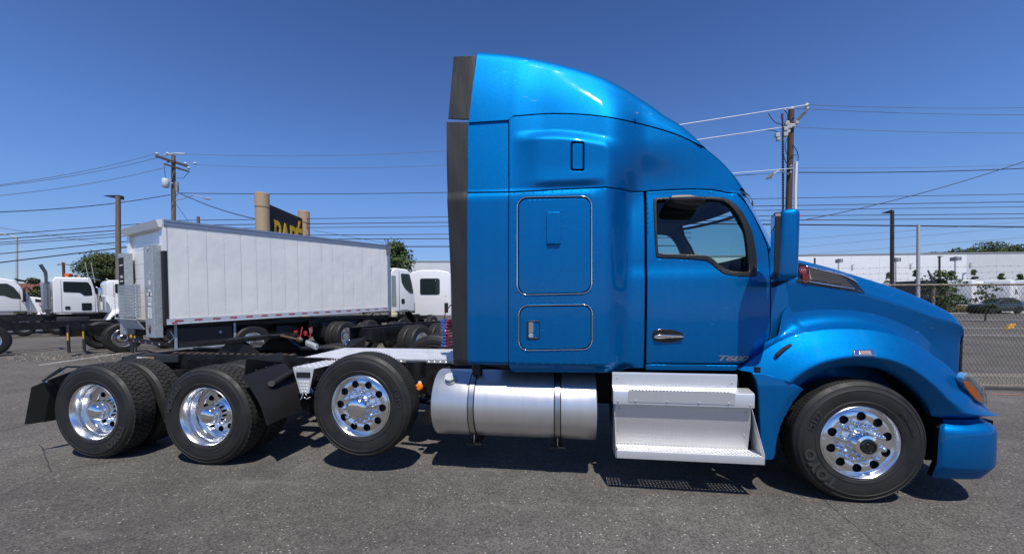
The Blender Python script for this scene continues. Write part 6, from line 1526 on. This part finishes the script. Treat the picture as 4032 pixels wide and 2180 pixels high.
for i, (u, d) in enumerate(((3800, 49), (3945, 49), (4060, 49))):
    p = bgp(u, d); lab = ['leftmost white sleeper tractor parked beyond the street', 'middle white sleeper tractor parked beyond the street', 'rightmost white sleeper tractor parked beyond the street'][i]
    if proto is None:
        proto = t = thing('parked_tractor', lab, 'truck', p, .6, 'white sleeper tractors beyond the street')
        c = cabshell('cab', [(-2.2, 1.0), (-2.2, 3.9), (-1.2, 3.9), (-.2, 3.4), (.5, 2.6), (1.0, 2.0), (2.6, 1.5), (2.8, .6), (1.6, .5)], -1.1, 1.1, CW, t, .12)
        plate('side_window', [(-.7, 2.75), (-.1, 2.75), (.35, 2.2), (-.7, 2.2)], -1.13, .02, GLASSD, c)
        plate('skirt', [(-4.5, .4), (-4.5, 1.1), (1.2, 1.1), (1.2, .4)], -1.1, .06, PLAST, t)
        for x in (1.9, -3.0, -4.2): simple_tyre('wheel', t, (x, -1.2, .5), tread=False)
    else:
        t = copytree(proto); t.location = p; t['label'] = lab
# low dark containers / equipment behind the fence, hedge, barrier
for i, (u0, u1, d, z0, z1, M_, nm, lab) in enumerate(((3640, 3700, 50, 2.2, 4.0, mat('charcoal_paint', (.05, .05, .055), .6), 'storage_container', 'charcoal container between white trailers'), (3748, 3790, 50, 2.0, 4.1, MATS['charcoal_paint'], 'storage_container', 'dark grey container left of the sleeper tractors'))):
    a = bgp(u0, d); b_ = bgp(u1, d); t = thing(nm, lab, 'container', a, .12)
    L_ = (b_-a).length; mb = MB(); mb.bbox((0, 0, .6), (L_, 4, z1), .03); mb.build('container_body', M_, t); mb = MB()
    for k in range(8): mb.box((L_*k/8+.05, -.04, .7), (L_*k/8+.12, 0, z1-.1))
    mb.build('container_ribs', PLAST, t)['kind'] = 'stuff'
# yellow barrier rails and planter strip behind the car
t = thing('guard_rail', 'low pale barrier with yellow posts behind the green car', 'guard rail', bgp(3745, 45), .13)
for k in range(9): mb = MB(); mb.box((k*1.15, 0, 0), (k*1.15+.12, .1, 1.05)); mb.build('rail_post', mat('yellow_rail', (.55, .50, .12), .6), t)
mb = MB(); mb.box((0, -.02, .85), (10, .0, .97)); mb.box((0, -.02, .35), (10, .0, .45)); mb.build('rail_bar', WHITEP, t)
def scatter(name, lab, u0, u1, d0, d1, z, n, leaf, M, seed, cat='shrubs'):
    rnd = random.Random(seed); V = []; Fc = []
    for i in range(n):
        u = rnd.uniform(u0, u1); d = rnd.uniform(d0, d1); p = bgp(u, d); c = p+Vector((0, 0, abs(rnd.gauss(0, .45))*z))
        a = Vector((rnd.uniform(-1, 1), rnd.uniform(-1, 1), rnd.uniform(-1, 1))).normalized(); b2 = a.orthogonal().normalized(); s = leaf*rnd.uniform(.5, 1.4); k = len(V)
        V += [c-a*s, c-b2*s*.5, c+a*s, c+b2*s*.5]; Fc.append((k, k+1, k+2, k+3))
    o = obj(name, V, Fc, M); tag(o, lab, cat, kind='stuff'); return o
scatter('dry_shrubs', 'dry brown and green shrubs beside the street at right', 3700, 3900, 43, 44.5, .9, 3500, .12, leaf_mat('dry_shrub', (.10, .075, .04), (.07, .09, .03)), 2)
# street kerb and far pavement
def gstrip(name, pts, z0, M, kind='structure', h=0.):
    V = [Vector((p.x, p.y, p.z+z0)) for p in pts]; mb = MB()
    if h: mb.prism(V, (0, 0, h))
    else: mb.add(V, [tuple(range(len(V)))])
    o = mb.build(name, M); o['kind'] = kind; return o
CONC = mat('pale_concrete', (.36, .35, .33), .85, noise=.1, nscale=2); LINE = mat('worn_white_line', (.27, .265, .25), .8, noise=.35, nscale=12); LINEY = mat('faded_yellow_line', (.42, .32, .16), .8, noise=.3, nscale=10)
gstrip('pavement', [bgp(3300, 42.8), bgp(4500, 42.8), bgp(4500, 47), bgp(3300, 47)], -.02, CONC, h=.13)
for i, (v0, w_, M_) in enumerate(((1264, 2, LINE), (1297, 2.2, LINE), (1325, 2.4, LINE))):
    for uu0, uu1, dv_ in ((3300, 4400, 12 if i else 3),):
        def gp(u, v):
            d = 1.67*FPX/(v-HZN)
            for _ in range(12): d = (1.67-gz(*bgp(u, d, 0)[:2]))*FPX/(v-HZN)
            return bgp(u, d)
        gstrip('lane_line', [gp(uu0, v0-dv_/2), gp(uu1, v0+dv_/2), gp(uu1, v0+dv_/2+w_), gp(uu0, v0-dv_/2+w_)], .012, M_)
gstrip('lane_line', [bgp(145, 10.6, 0), bgp(560, 14.0, 0), bgp(563, 13.85, 0), bgp(148, 10.45, 0)], .005, LINE)
# yellow wheel stop
q = bgp(3985, 21.5); t = thing('yellow_block', 'small tilted yellow reflective block lying on the street beyond the fence', 'block', q+Vector((0, 0, .0)))
mb = MB(); mb.prism([(-.18, 0, .0), (.1, 0, .05), (.2, 0, .30), (-.08, 0, .25)], (0, .12, 0)); mb.build('block_body', mat('yellow_rubber', (.75, .42, .05), .6), t)
mb = MB(); mb.prism([(-.02, -.004, .08), (.06, -.004, .10), (.10, -.004, .22), (.02, -.004, .2)], (0, .004, 0)); mb.build('block_stripe', mat('orange_stripe', (.8, .3, .05), .5), t)
# ---------------------------------------------------------------- chain link fence
fa = bgp(3500, 7.95, 0); fb = bgp(4330, 7.45, 0); dv = fb-fa; LF = dv.length
# fence continues left behind the tractor and past the frame at right
fn = thing('chain_link_fence', 'rusty chain link fence with barbed wire at the right behind the tractor', 'fence', fa, math.atan2(dv.y, dv.x))
RST = mat('rusty_galvanised_pipe', (.24, .19, .15), .7, .2, noise=.45, nscale=14); WLK = mat('dull_fence_wire', (.04, .039, .037), .6, .3)
ZF = 1.975; x_a, x_b = -1.2, LF+1.5
mb = MB(); mb.cyl((x_a, 0, ZF), (x_b, 0, ZF), .021, 10); mb.build('top_rail', RST, fn)
for x in (x_a+.1, .80, 3.85, x_b-.3):
    mb = MB(); mb.cyl((x, .03, -.1), (x, .03, ZF+.02), .028, 12); mb.build('fence_post', RST, fn)
for x in (.80, 3.85):
    mb = MB(); mb.cyl((x, .02, ZF), (x+.0, .02, ZF+.06), .035, 10); mb.tube([(x, .02, ZF+.02), (x-.05, .10, ZF+.30)], [.02, .014], 8); mb.build('barb_arm', mat('dark_steel', (.05, .05, .055), .5, .5), fn)
mb = MB(); pch = .0685; zz0 = .04; nz = int((ZF-zz0)/pch)+1; k = 0; x = x_a
while x < x_b:
    # each wire zigzags vertically
    pts = [Vector((x+(pch/2 if (j % 2) else 0), .004*(1 if j % 2 else -1), zz0+j*pch*.85)) for j in range(int((ZF-zz0)/(pch*.85))+1)]
    mb.tube(pts, .0027, 3, False); pts2 = [Vector((p.x if False else (x+pch-(pch/2 if (j % 2) else 0)), -p.y, p.z)) for j, p in enumerate(pts)]; mb.tube(pts2, .0027, 3, False)
    x += pch
tag(mb.build('mesh_wire', WLK, fn), kind='stuff')
for zb_ in (.12, .24, .36):
    mb = MB(); yb_ = .03+.06*zb_/.3; mb.tube([(x_a+(x_b-x_a)*i/20, yb_, ZF+zb_+.01*math.sin(i*2.)) for i in range(21)], .002, 4)
    for i in range(int((x_b-x_a)/.13)):
        xx = x_a+i*.13; z = ZF+zb_; mb.tube([(xx-.008, yb_, z-.010), (xx+.008, yb_, z+.010)], .0018, 3); mb.tube([(xx+.008, yb_, z-.010), (xx-.008, yb_, z+.010)], .0018, 3)
    mb.build('barbed_wire', WLK, fn)
# kerb and dirt at the fence foot
gstrip('kerb', [Vector((*(bgp(3350, 7.55, 0)[:2]), 0)), Vector((*(bgp(4400, 7.05, 0)[:2]), 0)), Vector((*(bgp(4400, 7.2, 0)[:2]), 0)), Vector((*(bgp(3350, 7.7, 0)[:2]), 0))], 0, mat('dark_asphalt_kerb', (.06, .055, .05), .9, noise=.3, nscale=6), h=.05)
DIRT = mat('dirt_and_dust', (.17, .145, .115), .95, noise=.3, nscale=5, bump=.01, bscale=20)
gstrip('dirt_strip', [bgp(3300, 7.8, 0), bgp(4450, 7.3, 0), bgp(4450, 8.6, 0), bgp(3300, 9.3, 0)], .006, DIRT)
gstrip('red_kerb_line', [bgp(3905, 6.95, 0), bgp(4400, 6.6, 0), bgp(4400, 6.66, 0), bgp(3905, 7.02, 0)], .005, mat('faded_red_paint', (.24, .10, .085), .9, noise=.4, nscale=12))
scatter('gravel_litter', 'pale gravel and dry litter on the asphalt by the left trucks', 20, 560, 11.3, 13.0, .012, 420, .02, mat('pale_litter', (.38, .31, .25), .9), 7, 'gravel')
# ---------------------------------------------------------------- parked car
t = thing('parked_car', 'dark green crossover car parked on the street behind the fence', 'car', bgp(3835, 42.3), .13)
CG = mat('dark_green_paint', (.035, .05, .04), .3, .3, coat=.8)
def carsec(x):
    top = cinterp([(0, .95), (.25, 1.02), (1.15, 1.12), (1.45, 1.18), (2.15, 1.60), (2.9, 1.66), (3.7, 1.60), (4.2, 1.30), (4.5, 1.1), (4.6, .9)], x)
    belt = cinterp([(0, .8), (.3, .93), (1.3, 1.03), (3.5, 1.10), (4.3, 1.08), (4.6, .9)], x); belt = min(belt, top-.02)
    bot = .32; w_ = cinterp([(0, .65), (.2, .82), (.7, .9), (3.9, .9), (4.4, .8), (4.6, .65)], x); tw = lerp(w_, w_*.74, min(1, max(0, (top-belt)/.45)))
    return [(x, -w_*.97, bot), (x, -w_, .55), (x, -w_*.99, belt-.1), (x, -w_*.95, belt), (x, -lerp(w_*.95, tw, .55), lerp(belt, top, .6)), (x, -tw, top-.05), (x, -tw*.85, top), (x, 0, top+.02)]
rows = []
for i in range(47):
    s = carsec(i*.1); rows.append(s+[(p[0], -p[1], p[2]) for p in s[::-1][1:]])
mb = MB(); mb.grid(rows); mb.add(rows[0], [tuple(range(15))]); mb.add(rows[-1], [tuple(range(15))]); cb = mb.build('body', CG, t, True, 40)
plate('side_window', soft([(1.62, 1.14), (2.2, 1.53), (2.75, 1.57), (2.75, 1.14)]), -.86, .05, GLASSD, cb); plate('side_window', soft([(2.85, 1.14), (2.85, 1.57), (3.55, 1.52), (3.9, 1.2)]), -.86, .05, GLASSD, cb)
mb = MB(); mb.add([(1.42, -.68, 1.19), (1.42, .68, 1.19), (2.08, .6, 1.59), (2.08, -.6, 1.59)], [(0, 1, 2, 3)]); mb.build('windshield', GLASSD, cb)
for x in (.92, 3.62):
    for y, r in ((-.92, 0), (.92, pi)):
        simple_tyre('wheel', t, (x, y, .36), r, R=.36, W=.22, tread=False, rimcol=mat('dark_alloy', (.12, .12, .13), .4, .6))
    plate('wheel_arch', [(x+.47*math.cos(a), .36+.47*math.sin(a)) for a in [pi*k/14 for k in range(15)]], -.925, .03, PLAST, t)
mb = MB(); mb.bbox((-.03, -.7, .35), (.05, .7, .62), .03); mb.build('grille', PLAST, t); mb = MB(); mb.bbox((.02, -.86, .74), (.28, -.62, .86), .03); mb.build('headlamp', LENS, t)
mb = MB(); mb.cyl((1.9, -.6, 1.68), (3.7, -.6, 1.68), .03, 6); mb.build('roof_rail', PLAST, t); mb = MB(); mb.bbox((1.6, -1.06, 1.12), (1.78, -.9, 1.26), .03); mb.build('wing_mirror', PLAST, t)
plate('side_cladding', [(.0, .30), (.0, .45), (4.5, .45), (4.5, .30)], -.93, .03, PLAST, t)
